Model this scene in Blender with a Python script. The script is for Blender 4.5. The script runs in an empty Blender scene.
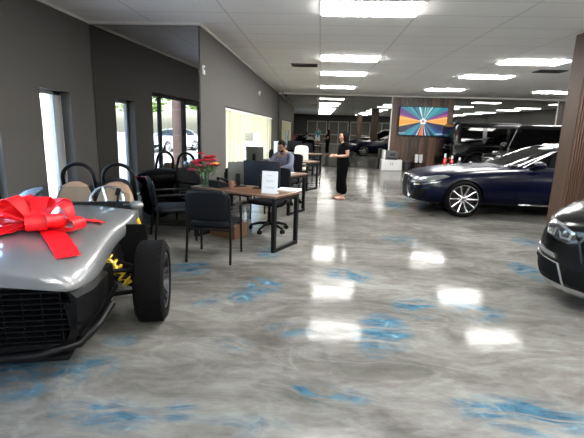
EXPOSURE = 1.55
SKY = 1.2
SUN = 3.6
LAMP = 20.5
BLUE = [(-1.97, 2.45, 0.3, 0.22, 1.3), (-1.53, 2.43, 0.3, 0.22, 0.9), (-1.14, 2.0, 0.38, 0.16, 0.8), (-1.82, 2.21, 0.28, 0.21, 0.8), (-0.73, 2.06, 0.12, 0.12, 1.0), (-0.05, 2.32, 0.11, 0.1, 1.4), (0.13, 2.31, 0.29, 0.13, 0.8), (-0.53, 4.04, 0.23, 0.29, 1.3), (-0.69, 3.77, 0.18, 0.2, 1.3), (-1.42, 4.5, 0.28, 0.31, 1.2), (-0.61, 5.23, 0.21, 0.3, 1.0), (0.6, 3.21, 0.27, 0.37, 1.1), (0.47, 2.97, 0.18, 0.22, 1.0), (1.27, 2.25, 0.49, 0.21, 1.2), (1.02, 2.27, 0.21, 0.14, 1.0), (0.96, 3.71, 0.27, 0.28, 1.0), (1.4, 3.96, 0.23, 0.22, 0.8), (2.57, 4.97, 0.23, 0.4, 1.1), (1.53, 3.7, 0.28, 0.25, 0.8), (0.39, 4.53, 0.32, 0.27, 1.0), (-0.17, 3.13, 0.28, 0.15, 0.5), (-1.44, 2.81, 0.17, 0.13, 0.5), (-0.61, 2.84, 0.21, 0.15, 0.5), (1.73, 9.3, 0.37, 0.65, 0.9), (2.47, 10.15, 0.41, 0.77, 0.9), (3.27, 6.39, 0.3, 0.4, 0.7), (-1.01, 3.63, 0.21, 0.19, 0.6), (-0.37, 1.99, 0.38, 0.12, 0.5), (1.28, 6.21, 0.36, 0.39, 0.6)]
import bpy, bmesh, math, random
from mathutils import Vector, Matrix
random.seed(7)
PI = math.pi
SC = bpy.context.scene
COL = SC.collection

# ------------------------------------------------------------------ materials
def nodes(name):
    m = bpy.data.materials.new(name); m.use_nodes = True
    nt = m.node_tree
    return m, nt, nt.nodes['Principled BSDF']

def mat(name, col, rough=.5, metal=0., coat=0., var=.06, scale=12., bump=0., trans=0., sheen=0., spec=.5):
    m, nt, b = nodes(name)
    tc = nt.nodes.new('ShaderNodeTexCoord')
    nz = nt.nodes.new('ShaderNodeTexNoise'); nz.inputs['Scale'].default_value = scale
    nz.inputs['Detail'].default_value = 4
    nt.links.new(tc.outputs['Object'], nz.inputs['Vector'])
    mx = nt.nodes.new('ShaderNodeMix'); mx.data_type = 'RGBA'
    mx.inputs[6].default_value = tuple(c * (1 - var) for c in col) + (1,)
    mx.inputs[7].default_value = tuple(min(1, c * (1 + var)) for c in col) + (1,)
    nt.links.new(nz.outputs['Fac'], mx.inputs[0])
    nt.links.new(mx.outputs[2], b.inputs['Base Color'])
    b.inputs['Roughness'].default_value = rough
    b.inputs['Metallic'].default_value = metal
    b.inputs['Coat Weight'].default_value = coat
    b.inputs['Coat Roughness'].default_value = .03
    b.inputs['Specular IOR Level'].default_value = spec
    if sheen: b.inputs['Sheen Weight'].default_value = sheen
    if bump:
        bp = nt.nodes.new('ShaderNodeBump'); bp.inputs['Strength'].default_value = bump
        bp.inputs['Distance'].default_value = .01
        nt.links.new(nz.outputs['Fac'], bp.inputs['Height'])
        nt.links.new(bp.outputs['Normal'], b.inputs['Normal'])
    return m

def emit(name, col, strength, base=.8):
    m, nt, b = nodes(name)
    b.inputs['Base Color'].default_value = (base, base, base, 1)
    b.inputs['Emission Color'].default_value = tuple(col) + (1,)
    b.inputs['Emission Strength'].default_value = strength
    return m

def glass(name, tint, gloss=.04, rough=0.):
    m, nt, b = nodes(name); nt.nodes.remove(b)
    out = nt.nodes['Material Output']
    tr = nt.nodes.new('ShaderNodeBsdfTransparent'); tr.inputs[0].default_value = tuple(tint) + (1,)
    gl = nt.nodes.new('ShaderNodeBsdfGlossy'); gl.inputs['Roughness'].default_value = rough
    lw = nt.nodes.new('ShaderNodeLayerWeight'); lw.inputs[0].default_value = .5
    pw = nt.nodes.new('ShaderNodeMath'); pw.operation = 'POWER'; pw.inputs[1].default_value = 5
    fr = nt.nodes.new('ShaderNodeMath'); fr.operation = 'MULTIPLY_ADD'; fr.inputs[1].default_value = .9; fr.inputs[2].default_value = gloss
    nt.links.new(lw.outputs['Facing'], pw.inputs[0]); nt.links.new(pw.outputs[0], fr.inputs[0])
    mx = nt.nodes.new('ShaderNodeMixShader')
    nt.links.new(fr.outputs[0], mx.inputs[0]); nt.links.new(tr.outputs[0], mx.inputs[1])
    nt.links.new(gl.outputs[0], mx.inputs[2]); nt.links.new(mx.outputs[0], out.inputs[0])
    return m

def wood(name, cols, plank, grain=1., rough=.45, axis='X'):
    """vertical (or lengthwise) planks with streaky grain"""
    m, nt, b = nodes(name); L = nt.links
    tc = nt.nodes.new('ShaderNodeTexCoord')
    sp = nt.nodes.new('ShaderNodeSeparateXYZ'); L.new(tc.outputs['Object'], sp.inputs[0])
    dv = nt.nodes.new('ShaderNodeMath'); dv.operation = 'DIVIDE'; dv.inputs[1].default_value = plank
    L.new(sp.outputs[axis], dv.inputs[0])
    fl = nt.nodes.new('ShaderNodeMath'); fl.operation = 'FLOOR'; L.new(dv.outputs[0], fl.inputs[0])
    wn = nt.nodes.new('ShaderNodeTexWhiteNoise'); wn.noise_dimensions = '1D'; L.new(fl.outputs[0], wn.inputs['W'])
    mp = nt.nodes.new('ShaderNodeMapping')
    mp.inputs['Scale'].default_value = (30, 30, 1.2) if axis != 'Z' else (1.2, 1.2, 30)
    if axis == 'Y': mp.inputs['Scale'].default_value = (1.5, 30, 30)
    L.new(tc.outputs['Object'], mp.inputs['Vector'])
    nz = nt.nodes.new('ShaderNodeTexNoise'); nz.inputs['Scale'].default_value = grain; nz.inputs['Detail'].default_value = 5
    L.new(mp.outputs[0], nz.inputs['Vector'])
    ad = nt.nodes.new('ShaderNodeMath'); ad.operation = 'MULTIPLY_ADD'; ad.inputs[1].default_value = .6
    L.new(wn.outputs['Value'], ad.inputs[0])
    m2 = nt.nodes.new('ShaderNodeMath'); m2.operation = 'MULTIPLY'; m2.inputs[1].default_value = .5
    L.new(nz.outputs['Fac'], m2.inputs[0]); L.new(m2.outputs[0], ad.inputs[2])
    rp = nt.nodes.new('ShaderNodeValToRGB')
    e = rp.color_ramp.elements
    e[0].position = .15; e[0].color = tuple(cols[0]) + (1,)
    e[1].position = .95; e[1].color = tuple(cols[-1]) + (1,)
    for i, c in enumerate(cols[1:-1]):
        x = e.new(.15 + .8 * (i + 1) / (len(cols) - 1)); x.color = tuple(c) + (1,)
    L.new(ad.outputs[0], rp.inputs[0]); L.new(rp.outputs[0], b.inputs['Base Color'])
    b.inputs['Roughness'].default_value = rough
    return m

# ------------------------------------------------------------------ mesh builder
def rot_to(d):
    d = Vector(d).normalized()
    return d.to_track_quat('Z', 'Y').to_matrix().to_4x4()

class MB:
    def __init__(s): s.bm = bmesh.new(); s.mi = 0
    def _tag(s, faces):
        for f in faces: f.material_index = s.mi
    def raw(s, vs, fs):
        v = [s.bm.verts.new(p) for p in vs]
        out = []
        for f in fs:
            try: out.append(s.bm.faces.new([v[i] for i in f]))
            except ValueError: pass
        s._tag(out); return s
    def box(s, c, size, rot=None, bev=0., seg=2):
        t = bmesh.new(); bmesh.ops.create_cube(t, size=1.)
        bmesh.ops.scale(t, vec=Vector(size), verts=t.verts)
        if bev: bmesh.ops.bevel(t, geom=t.edges[:], offset=min(bev, min(size) * .49), segments=seg, affect='EDGES', profile=.5)
        M = Matrix.Translation(Vector(c)) @ (rot.to_4x4() if rot is not None else Matrix())
        return s.merge(t, M)
    def merge(s, t, M=Matrix()):
        vs = [M @ v.co for v in t.verts]; t.verts.index_update()
        fs = [[v.index for v in f.verts] for f in t.faces]
        t.free(); return s.raw(vs, fs)
    def cyl(s, a, b, r0, r1=None, n=16, bev=0.):
        r1 = r0 if r1 is None else r1
        a, b = Vector(a), Vector(b); L = (b - a).length
        prof = [(0, 0), (r0, 0), (r1, L), (0, L)]
        return s.lathe(prof, n, Matrix.Translation(a) @ rot_to(b - a))
    def lathe(s, prof, n=24, M=Matrix(), ang=2 * PI):
        vs, fs = [], []; rings = []
        for r, z in prof:
            if r < 1e-6: rings.append([len(vs)]); vs.append(M @ Vector((0, 0, z)))
            else:
                rings.append(list(range(len(vs), len(vs) + n)))
                for k in range(n):
                    t = 2 * PI * k / n; vs.append(M @ Vector((r * math.cos(t), r * math.sin(t), z)))
        for A, B in zip(rings, rings[1:]):
            for k in range(n):
                q = (k + 1) % n
                if len(A) == 1 and len(B) == 1: continue
                if len(A) == 1: fs.append([A[0], B[q], B[k]][::-1])
                elif len(B) == 1: fs.append([A[k], A[q], B[0]])
                else: fs.append([A[k], A[q], B[q], B[k]])
        return s.raw(vs, fs)
    def ell(s, c, r, n=16, m=10, M=None):
        prof = [(math.sin(PI * i / m), -math.cos(PI * i / m)) for i in range(m + 1)]
        prof[0] = (0, -1); prof[-1] = (0, 1)
        X = Matrix.Translation(Vector(c)) @ (M.to_4x4() if M is not None else Matrix()) @ Matrix.Diagonal((r[0], r[1], r[2], 1))
        return s.lathe(prof, n, X)
    def loft(s, rings, closed=True, caps=True):
        vs = [p for r in rings for p in r]; n = len(rings[0]); fs = []
        for i in range(len(rings) - 1):
            for k in range(n if closed else n - 1):
                q = (k + 1) % n
                fs.append([i * n + k, i * n + q, (i + 1) * n + q, (i + 1) * n + k])
        if caps:
            fs.append(list(range(n))[::-1]); fs.append([(len(rings) - 1) * n + k for k in range(n)])
        return s.raw(vs, fs)
    def tube(s, pts, r, n=10, closed=False, ry=None):
        pts = [Vector(p) for p in pts]; N = len(pts); rings = []
        rs = r if isinstance(r, (list, tuple)) else [r] * N
        up = None
        for i, p in enumerate(pts):
            if closed: d = pts[(i + 1) % N] - pts[i - 1]
            else: d = pts[min(i + 1, N - 1)] - pts[max(i - 1, 0)]
            d.normalize()
            if up is None:
                up = Vector((0, 0, 1)) if abs(d.z) < .9 else Vector((1, 0, 0))
            x = d.cross(up)
            if x.length < 1e-4: x = d.cross(Vector((0, 1, 0)))
            x.normalize(); up = x.cross(d).normalized()
            rings.append([p + x * rs[i] * math.cos(2 * PI * k / n) + up * (rs[i] if ry is None else ry) * math.sin(2 * PI * k / n) for k in range(n)])
        if closed: rings.append(rings[0])
        return s.loft(rings, True, not closed)
    def ribbon(s, pts, wdir, w, th=.004):
        pts = [Vector(p) for p in pts]; N = len(pts); rings = []
        for i, p in enumerate(pts):
            d = (pts[min(i + 1, N - 1)] - pts[max(i - 1, 0)]).normalized()
            wd = Vector(wdir(i / (N - 1))) if callable(wdir) else Vector(wdir)
            wd = (wd - d * wd.dot(d)).normalized(); nn = d.cross(wd)
            ww = w(i / (N - 1)) if callable(w) else w
            rings.append([p + wd * ww / 2 + nn * th, p - wd * ww / 2 + nn * th, p - wd * ww / 2 - nn * th, p + wd * ww / 2 - nn * th])
        return s.loft(rings)
    def prism(s, poly, axis, a, b):
        """poly of 2-d points, extruded along axis from a to b"""
        def P(u, v, t): return {'X': (t, u, v), 'Y': (u, t, v), 'Z': (u, v, t)}[axis]
        n = len(poly)
        vs = [P(u, v, a) for u, v in poly] + [P(u, v, b) for u, v in poly]
        fs = [list(range(n))[::-1], list(range(n, 2 * n))] + [[k, (k + 1) % n, n + (k + 1) % n, n + k] for k in range(n)]
        return s.raw(vs, fs)
    def mesh(s, name='m', merge=0.):
        if merge: bmesh.ops.remove_doubles(s.bm, verts=s.bm.verts, dist=merge)
        bmesh.ops.recalc_face_normals(s.bm, faces=s.bm.faces)
        me = bpy.data.meshes.new(name); s.bm.to_mesh(me); s.bm.free(); return me
    def build(s, name, m, parent=None, smooth=None, loc=(0, 0, 0), rot=(0, 0, 0)):
        return link(name, s.mesh(name), m, parent, smooth, loc, rot)

def link(name, me, m, parent=None, smooth=None, loc=(0, 0, 0), rot=(0, 0, 0)):
    me.name = name
    o = bpy.data.objects.new(name, me); COL.objects.link(o)
    ms = m if isinstance(m, (list, tuple)) else [m]
    if len(me.materials): me.materials.clear()
    for x in ms: me.materials.append(x)
    if smooth:
        me.polygons.foreach_set('use_smooth', [True] * len(me.polygons))
        me.set_sharp_from_angle(angle=math.radians(smooth))
    o.parent = parent; o.location = loc; o.rotation_euler = rot
    return o

def evaluate(me, mods):
    """mesh with modifiers applied; mods: list of functions(obj)"""
    o = bpy.data.objects.new('work', me); COL.objects.link(o)
    for f in mods: f(o)
    dg = bpy.context.evaluated_depsgraph_get()
    out = bpy.data.meshes.new_from_object(o.evaluated_get(dg))
    bpy.data.objects.remove(o); return out

def subdiv(me, n=2):
    def f(o): a = o.modifiers.new('s', 'SUBSURF'); a.levels = n; a.render_levels = n
    return evaluate(me, [f])

def boolean(a, b, op='DIFFERENCE'):
    ob = bpy.data.objects.new('cutter', b); COL.objects.link(ob)
    def f(o):
        x = o.modifiers.new('b', 'BOOLEAN'); x.operation = op; x.object = ob; x.solver = 'EXACT'
    out = evaluate(a, [f]); bpy.data.objects.remove(ob); return out

def inflate(me, d):
    me = me.copy(); me.update()
    nn = [v.normal.copy() for v in me.vertices]
    for v, n in zip(me.vertices, nn): v.co += n * d
    return me

def decal(body, cutter_me, off=.006):
    """piece of the (slightly inflated) body surface inside the cutter volume"""
    return boolean(inflate(body, off), cutter_me, 'INTERSECT')

def thing(name, label, cat, loc=(0, 0, 0), rz=0., group=None):
    o = bpy.data.objects.new(name, None); COL.objects.link(o)
    o.empty_display_size = .1
    o.location = loc; o.rotation_euler = (0, 0, rz)
    return tag(o, label, cat, group)
def tag(o, label, cat, group=None):
    o['label'] = label; o['category'] = cat
    if group: o['group'] = group
    return o
def struct(o): o['kind'] = 'structure'; return o
def dup(root, loc, rz, label, group=None):
    r = root.copy(); COL.objects.link(r); r.location = loc; r.rotation_euler = (0, 0, rz)
    r['label'] = label
    if group: r['group'] = group
    for ch in list(root.children):
        c = ch.copy(); COL.objects.link(c); c.parent = r
        for g in list(ch.children):
            d = g.copy(); COL.objects.link(d); d.parent = c
    return r

# ------------------------------------------------------------------ palette
M = {}
M['wall'] = mat('warm grey wall paint', (.074, .069, .064), .7, var=.03, scale=3)
M['wall_dark'] = mat('dark wall paint', (.05, .048, .046), .7)
M['trim'] = mat('white painted trim', (.75, .74, .7), .45)
M['black_metal'] = mat('black powder coat', (.003, .003, .0033), .5, 0, spec=.2)
M['black_plastic'] = mat('black plastic', (.0025, .0025, .003), .42, spec=.2)
M['matt_black'] = mat('matt black plastic', (.002, .002, .0023), .75, spec=.12)
M['leather'] = mat('black leather', (.0032, .0042, .0062), .5, bump=.15, scale=60, spec=.2)
M['mesh_black'] = mat('black mesh fabric', (.003, .0036, .0055), .7, bump=.2, scale=120, spec=.15)
M['chrome'] = mat('chrome', (.8, .8, .82), .12, 1., var=.02)
M['alloy'] = mat('machined alloy', (.62, .62, .64), .25, 1., var=.03)
M['dark_alloy'] = mat('dark alloy', (.05, .05, .055), .35, .8)
M['rubber'] = mat('tyre rubber', (.0028, .0028, .003), .9, bump=.1, scale=40, spec=.12)
M['navy'] = mat('navy metallic paint', (.0007, .0016, .013), .25, 0, .1, var=.05, spec=.24)
M['black_paint'] = mat('black gloss paint', (.0012, .0012, .0015), .2, 0, .1, spec=.28)
M['silver_paint'] = mat('grey metallic paint', (.2, .205, .213), .34, .35, 1., var=.04)
M['white_paint'] = mat('white car paint', (.8, .8, .8), .3, 0, 1.)
M['charcoal'] = mat('dark grey satin panel', (.004, .004, .0045), .5, spec=.12)
M['yellow'] = mat('yellow paint', (.75, .5, .02), .35, 0, .5)
M['tan'] = mat('tan leather', (.3, .19, .115), .55, bump=.08, scale=50)
M['cream'] = mat('cream leather', (.55, .51, .43), .5)
M['red'] = mat('glossy red ribbon', (.8, .002, .010), .5, 0., 0., var=.06)
M['desk_wood'] = wood('desk wood', [(.07, .034, .018), (.14, .07, .035), (.2, .105, .055)], .35, .5, .35, 'Y')
M['panel_wood'] = wood('wall panel wood', [(.022, .012, .008), (.06, .03, .017), (.13, .07, .04)], .17, .45, .4, 'X')
M['slat_wood'] = wood('pillar slat wood', [(.03, .014, .008), (.062, .03, .017), (.1, .052, .03)], .5, .6, .45, 'X')
M['paper'] = mat('white paper', (.62, .63, .66), .6, var=.02)
M['ink'] = mat('grey ink', (.3, .33, .42), .6)
M['white_plastic'] = mat('white plastic', (.55, .55, .54), .4, var=.03)
M['grey_plastic'] = mat('grey plastic', (.06, .063, .067), .5)
M['monitor_back'] = mat('dark blue grey plastic', (.005, .0075, .014), .45, spec=.22)
M['monitor_grey'] = mat('grey green plastic', (.06, .067, .063), .5)
M['window_glass'] = glass('clear window glass', (.93, .96, .95))
M['car_glass'] = glass('tinted car glass', (.32, .36, .36))
M['dark_glass'] = glass('dark tinted car glass', (.06, .07, .08), .022)
M['screen_glass'] = glass('smoked acrylic', (.8, .84, .84), .03)
M['vase_glass'] = glass('vase glass', (.78, .86, .82))
M['skin'] = mat('light skin', (.45, .25, .18), .5, var=.05)
M['skin_tan'] = mat('olive skin', (.30, .165, .11), .5, var=.05)
M['hair'] = mat('black hair', (.003, .0022, .002), .75, bump=.4, scale=80, spec=.1)
M['black_cloth'] = mat('black cloth', (.0022, .0022, .0025), .9, bump=.1, scale=50, spec=.06)
M['shirt_blue'] = mat('grey blue shirt', (.10, .115, .18), .8, bump=.12, scale=40)
M['teal_cloth'] = mat('teal cloth', (.01, .3, .36), .75)
M['white_cloth'] = mat('white cloth', (.75, .73, .7), .75)
M['sandal'] = mat('rose sandal', (.45, .25, .2), .5)
M['eye'] = mat('eye', (.03, .02, .015), .15)
M['lip'] = mat('lips', (.45, .14, .12), .45)
M['petal_red'] = mat('red petals', (.35, .004, .02), .55, var=.3, scale=30)
M['petal_yellow'] = mat('yellow petals', (.8, .38, .06), .5, var=.2, scale=30)
M['petal_pink'] = mat('pink petals', (.5, .05, .12), .5, var=.2)
M['leaf'] = mat('green leaves', (.045, .12, .03), .5, var=.3)
M['brick'] = wood('brown fluted cladding', [(.3, .17, .12), (.42, .26, .19), (.5, .33, .25)], .12, .5, .7, 'Y')
M['blind'] = None
M['tail_red'] = mat('red plastic', (.5, .02, .02), .25, 0, .5)
M['lamp_lens'] = mat('clear headlamp', (.3, .32, .34), .15, .7, .5)
M['lamp_dark'] = mat('dark headlamp housing', (.03, .03, .035), .15, .2, 1.)
M['brown_cup'] = mat('brown ceramic', (.2, .09, .06), .4)
M['bin'] = mat('black bin plastic', (.02, .02, .021), .5)
M['glow'] = emit('daytime lamp', (1, 1, 1), 1.2)
# ------------------------------------------------------------------ camera
cam = bpy.data.cameras.new('camera'); camo = bpy.data.objects.new('camera', cam); COL.objects.link(camo)
F, VPX, VPY, SL = 418., 320., 128.5, .030
d = Vector((VPX - 292, VPY - 219, F)).normalized()
h = Vector((1, SL, 0)); n = d.cross(h).normalized()
if n.y > 0: n = -n
x = d.cross(n)
R = Matrix((x, d, n))                       # rows: world axes seen in camera space (x right, y down, z ahead)
cx, cy, cz = R.col[0], R.col[1], R.col[2]
Mc = Matrix((cx, -cy, -cz)).transposed().to_4x4()
Mc.translation = Vector((0, 0, 1.61))
camo.matrix_world = Mc
cam.sensor_width = 36; cam.sensor_fit = 'HORIZONTAL'; cam.lens = F / 584 * 36; cam.clip_start = .05; cam.clip_end = 300
SC.camera = camo
SC.view_settings.view_transform = 'Standard'; SC.view_settings.look = 'None'; SC.view_settings.gamma = 1
SC.view_settings.exposure = EXPOSURE
SC.cycles.use_denoising = True
SC.cycles.max_bounces = 10; SC.cycles.diffuse_bounces = 5; SC.cycles.glossy_bounces = 5
SC.cycles.transparent_max_bounces = 12
SC.cycles.sample_clamp_indirect = 8; SC.cycles.caustics_reflective = True; SC.cycles.caustics_refractive = False

# ------------------------------------------------------------------ daylight
w = bpy.data.worlds.new('sky'); SC.world = w; w.use_nodes = True
nt = w.node_tree; bg = nt.nodes['Background']
sky = nt.nodes.new('ShaderNodeTexSky'); sky.sky_type = 'NISHITA'; sky.sun_disc = False
sky.sun_elevation = math.radians(55); sky.sun_rotation = math.radians(90); sky.dust_density = 3; sky.air_density = 1
nt.links.new(sky.outputs[0], bg.inputs[0]); bg.inputs[1].default_value = SKY
sun = bpy.data.lights.new('sun', 'SUN'); sun.energy = SUN; sun.angle = .01; sun.color = (1, .95, .88)
so = bpy.data.objects.new('sun', sun); COL.objects.link(so)
so.rotation_euler = Vector((.55, -.35, .9)).to_track_quat('Z', 'Y').to_euler()

# ------------------------------------------------------------------ room
XA, XB, YR, YB, H = -3.46, -1.80, 6.4, 18.3, 3.05
XR, YF = 13., -9.5

def floor_material():
    m, nt, b = nodes('marbled epoxy'); L = nt.links; N = nt.nodes
    tc = N.new('ShaderNodeTexCoord')
    def noise(scale, detail=5, dist=0., vec=None, rough=.5):
        z = N.new('ShaderNodeTexNoise'); z.inputs['Scale'].default_value = scale; z.inputs['Detail'].default_value = detail
        z.inputs['Distortion'].default_value = dist; z.inputs['Roughness'].default_value = rough
        L.new(vec or tc.outputs['Object'], z.inputs['Vector']); return z
    def ramp(src, stops):
        r = N.new('ShaderNodeValToRGB'); e = r.color_ramp.elements
        e[0].position, e[0].color = stops[0][0], (*stops[0][1], 1); e[1].position, e[1].color = stops[-1][0], (*stops[-1][1], 1)
        for p, c in stops[1:-1]: x = e.new(p); x.color = (*c, 1)
        L.new(src, r.inputs[0]); return r
    def mth(op, a, b_=None):
        z = N.new('ShaderNodeMath'); z.operation = op
        for i, v in enumerate((a, b_)):
            if v is None: continue
            if isinstance(v, (int, float)): z.inputs[i].default_value = v
            else: L.new(v, z.inputs[i])
        return z.outputs[0]
    def mix(f, a, b_):
        z = N.new('ShaderNodeMix'); z.data_type = 'RGBA'
        if isinstance(f, (int, float)): z.inputs[0].default_value = f
        else: L.new(f, z.inputs[0])
        for i, v in ((6, a), (7, b_)):
            if isinstance(v, tuple): z.inputs[i].default_value = (*v, 1)
            else: L.new(v, z.inputs[i])
        return z.outputs[2]
    # warped coordinates give the poured, swirling look
    wz = noise(.55, 3); wv = N.new('ShaderNodeVectorMath'); wv.operation = 'MULTIPLY_ADD'
    wv.inputs[1].default_value = (1.6, 1.3, 0); mpn = N.new('ShaderNodeMapping'); mpn.inputs['Scale'].default_value = (.65, 1.5, 1); L.new(tc.outputs['Object'], mpn.inputs['Vector'])
    L.new(wz.outputs['Color'], wv.inputs[0]); L.new(mpn.outputs[0], wv.inputs[2])
    base = noise(.8, 8, .45, wv.outputs[0], .62)
    col = ramp(base.outputs['Fac'], [(.25, (.06, .058, .052)), (.42, (.10, .098, .089)), (.56, (.145, .142, .132)), (.72, (.23, .228, .218))]).outputs[0]
    vein = noise(1.7, 8, 1.4, wv.outputs[0], .62)
    vm = mth('SUBTRACT', 1.0, mth('MULTIPLY', mth('ABSOLUTE', mth('SUBTRACT', vein.outputs['Fac'], .5)), 14.))
    vm = mth('MULTIPLY', mth('MAXIMUM', vm, 0.), .14)
    col = mix(vm, col, (.31, .315, .31))
    dk = noise(1.1, 6, .8, wv.outputs[0], .6)
    dm = ramp(dk.outputs['Fac'], [(.50, (0, 0, 0)), (.68, (.7, .7, .7))]).outputs[0]
    col = mix(dm, col, (.065, .06, .055))
    # blue pours: each at its own spot on the floor
    jag = noise(2.6, 8, 2.2, wv.outputs[0], .65); total = None
    sep = N.new('ShaderNodeSeparateXYZ'); L.new(tc.outputs['Object'], sep.inputs[0])
    for (px, py, rx, ry, st) in BLUE:
        ax = mth('DIVIDE', mth('SUBTRACT', sep.outputs[0], px), rx); ay = mth('DIVIDE', mth('SUBTRACT', sep.outputs[1], py), ry)
        dd = mth('ADD', mth('MULTIPLY', ax, ax), mth('MULTIPLY', ay, ay))
        v = mth('MULTIPLY', mth('MAXIMUM', mth('SUBTRACT', 1.0, dd), 0.), st)
        total = v if total is None else mth('MAXIMUM', total, v)
    jr = ramp(jag.outputs['Fac'], [(.42, (0, 0, 0)), (.62, (1, 1, 1))]).outputs[0]
    fb = mth('MINIMUM', mth('MULTIPLY', mth('MULTIPLY', total, jr), 1.3), .85)
    bl = noise(4.5, 5, 2.); bc = ramp(bl.outputs['Fac'], [(.35, (.010, .06, .11)), (.62, (.035, .125, .19)), (.75, (.14, .24, .29))]).outputs[0]
    col = mix(fb, col, bc)
    fine = noise(7, 8, .6, mpn.outputs[0], .7)
    fr_ = ramp(fine.outputs['Fac'], [(.3, (.72, .71, .69)), (.7, (1.12, 1.12, 1.12))]).outputs[0]
    mu = N.new('ShaderNodeMix'); mu.data_type = 'RGBA'; mu.blend_type = 'MULTIPLY'; mu.inputs[0].default_value = 1.
    L.new(col, mu.inputs[6]); L.new(fr_, mu.inputs[7]); col = mu.outputs[2]
    L.new(col, b.inputs['Base Color'])
    b.inputs['Roughness'].default_value = .1; b.inputs['Specular IOR Level'].default_value = .022
    b.inputs['Coat Weight'].default_value = .0; b.inputs['Coat Roughness'].default_value = .08
    bn = noise(1.3, 4, .6); bn2 = noise(9, 3)
    hh = mth('ADD', bn.outputs['Fac'], mth('MULTIPLY', bn2.outputs['Fac'], .12))
    bp = N.new('ShaderNodeBump'); bp.inputs['Strength'].default_value = .22; bp.inputs['Distance'].default_value = .03
    L.new(hh, bp.inputs['Height']); L.new(bp.outputs[0], b.inputs['Normal']); L.new(bp.outputs[0], b.inputs['Coat Normal'])
    return m

def ceiling_material():
    m, nt, b = nodes('suspended ceiling tiles'); L = nt.links; N = nt.nodes
    tc = N.new('ShaderNodeTexCoord'); sp = N.new('ShaderNodeSeparateXYZ'); L.new(tc.outputs['Object'], sp.inputs[0])
    def mth(op, a, b_=None):
        z = N.new('ShaderNodeMath'); z.operation = op
        for i, v in enumerate((a, b_)):
            if v is None: continue
            if isinstance(v, (int, float)): z.inputs[i].default_value = v
            else: L.new(v, z.inputs[i])
        return z.outputs[0]
    def line(src, off, per, wd):
        f = mth('FRACT', mth('ADD', mth('DIVIDE', mth('SUBTRACT', src, off), per), 100.5))
        return mth('LESS_THAN', mth('MULTIPLY', mth('ABSOLUTE', mth('SUBTRACT', f, .5)), per), wd)
    g = mth('MAXIMUM', line(sp.outputs[0], -.06, 1.22, .010), line(sp.outputs[1], 5.215, .61, .010))
    cellx = mth('FLOOR', mth('DIVIDE', mth('SUBTRACT', sp.outputs[0], -.06), 1.22)); celly = mth('FLOOR', mth('DIVIDE', mth('SUBTRACT', sp.outputs[1], 5.215), .61))
    cb = N.new('ShaderNodeCombineXYZ'); L.new(cellx, cb.inputs[0]); L.new(celly, cb.inputs[1])
    wn = N.new('ShaderNodeTexWhiteNoise'); wn.noise_dimensions = '2D'; L.new(cb.outputs[0], wn.inputs['Vector'])
    nz = N.new('ShaderNodeTexNoise'); nz.inputs['Scale'].default_value = 60; L.new(tc.outputs['Object'], nz.inputs['Vector'])
    r = N.new('ShaderNodeMix'); r.data_type = 'RGBA'; r.inputs[6].default_value = (.84, .84, .83, 1); r.inputs[7].default_value = (.91, .91, .90, 1)
    L.new(mth('MULTIPLY_ADD', wn.outputs['Value'], .6) if False else mth('ADD', mth('MULTIPLY', wn.outputs['Value'], .6), mth('MULTIPLY', nz.outputs['Fac'], .4)), r.inputs[0])
    q = N.new('ShaderNodeMix'); q.data_type = 'RGBA'; L.new(mth('MULTIPLY', g, .6), q.inputs[0]); L.new(r.outputs[2], q.inputs[6]); q.inputs[7].default_value = (.5, .5, .49, 1)
    L.new(q.outputs[2], b.inputs['Base Color']); b.inputs['Roughness'].default_value = .8
    return m

M['floor'] = floor_material(); M['ceiling'] = ceiling_material()
def slab(name, z0, z1, m):
    mb = MB(); xs = XB - .2
    for x0, x1, y0, y1 in ((xs, XR + .3, YF - .3, YB + .3), (XA - .25, xs, YF - .3, YR + .25)):
        mb.box(((x0 + x1) / 2, (y0 + y1) / 2, (z0 + z1) / 2), (x1 - x0, y1 - y0, z1 - z0))
    return struct(mb.build(name, m))
slab('floor', -.2, 0, M['floor']); slab('ceiling', H, H + .2, M['ceiling'])

def wall_panel(name, axis, pos, th, a0, a1, holes, m=None, z1=H):
    """wall on plane axis=pos (thickness goes away from the room: th signed) with rectangular openings (a,b,z0,z1)"""
    mb = MB(); cuts = sorted(holes); xs = [a0]
    def blk(u0, u1, z0, z1_):
        if u1 - u0 < 1e-4 or z1_ - z0 < 1e-4: return
        c = pos + th / 2
        if axis == 'X': mb.box((c, (u0 + u1) / 2, (z0 + z1_) / 2), (abs(th), u1 - u0, z1_ - z0))
        else: mb.box(((u0 + u1) / 2, c, (z0 + z1_) / 2), (u1 - u0, abs(th), z1_ - z0))
    cur = a0
    for (u0, u1, z0, zz) in cuts:
        blk(cur, u0, 0, z1); blk(u0, u1, 0, z0); blk(u0, u1, zz, z1); cur = u1
    blk(cur, a1, 0, z1)
    return struct(mb.build(name, m or M['wall']))

SF0, SF1 = -1.9, 4.42          # shop front opening in the left wall
wall_panel('wall_left', 'X', XA, -.22, YF, YR + .1, [(SF0, SF1, 0, 2.22), (5.14, 5.8, .25, 2.0)])
wall_panel('wall_left_inner', 'X', XB, -.2, YR, YB, [(8.08, 16.25, .45, 1.97)])
struct(MB().box(((XA + XB) / 2 - .05, YR + .13, H / 2), (XB - XA + .1, .2, H)).build('wall_return', M['wall']))
wall_panel('wall_back', 'Y', YB, .2, XB - .2, XR, [], M['wall_dark'])
wall_panel('wall_right', 'X', XR, .2, YF, YB, [], M['wall_dark'])
wall_panel('wall_front', 'Y', YF, -.2, XA - .2, XR, [(-1.2 + k * 2.3, .9 + k * 2.3, .0, 2.4) for k in range(6)], M['wall_dark'])
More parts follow.
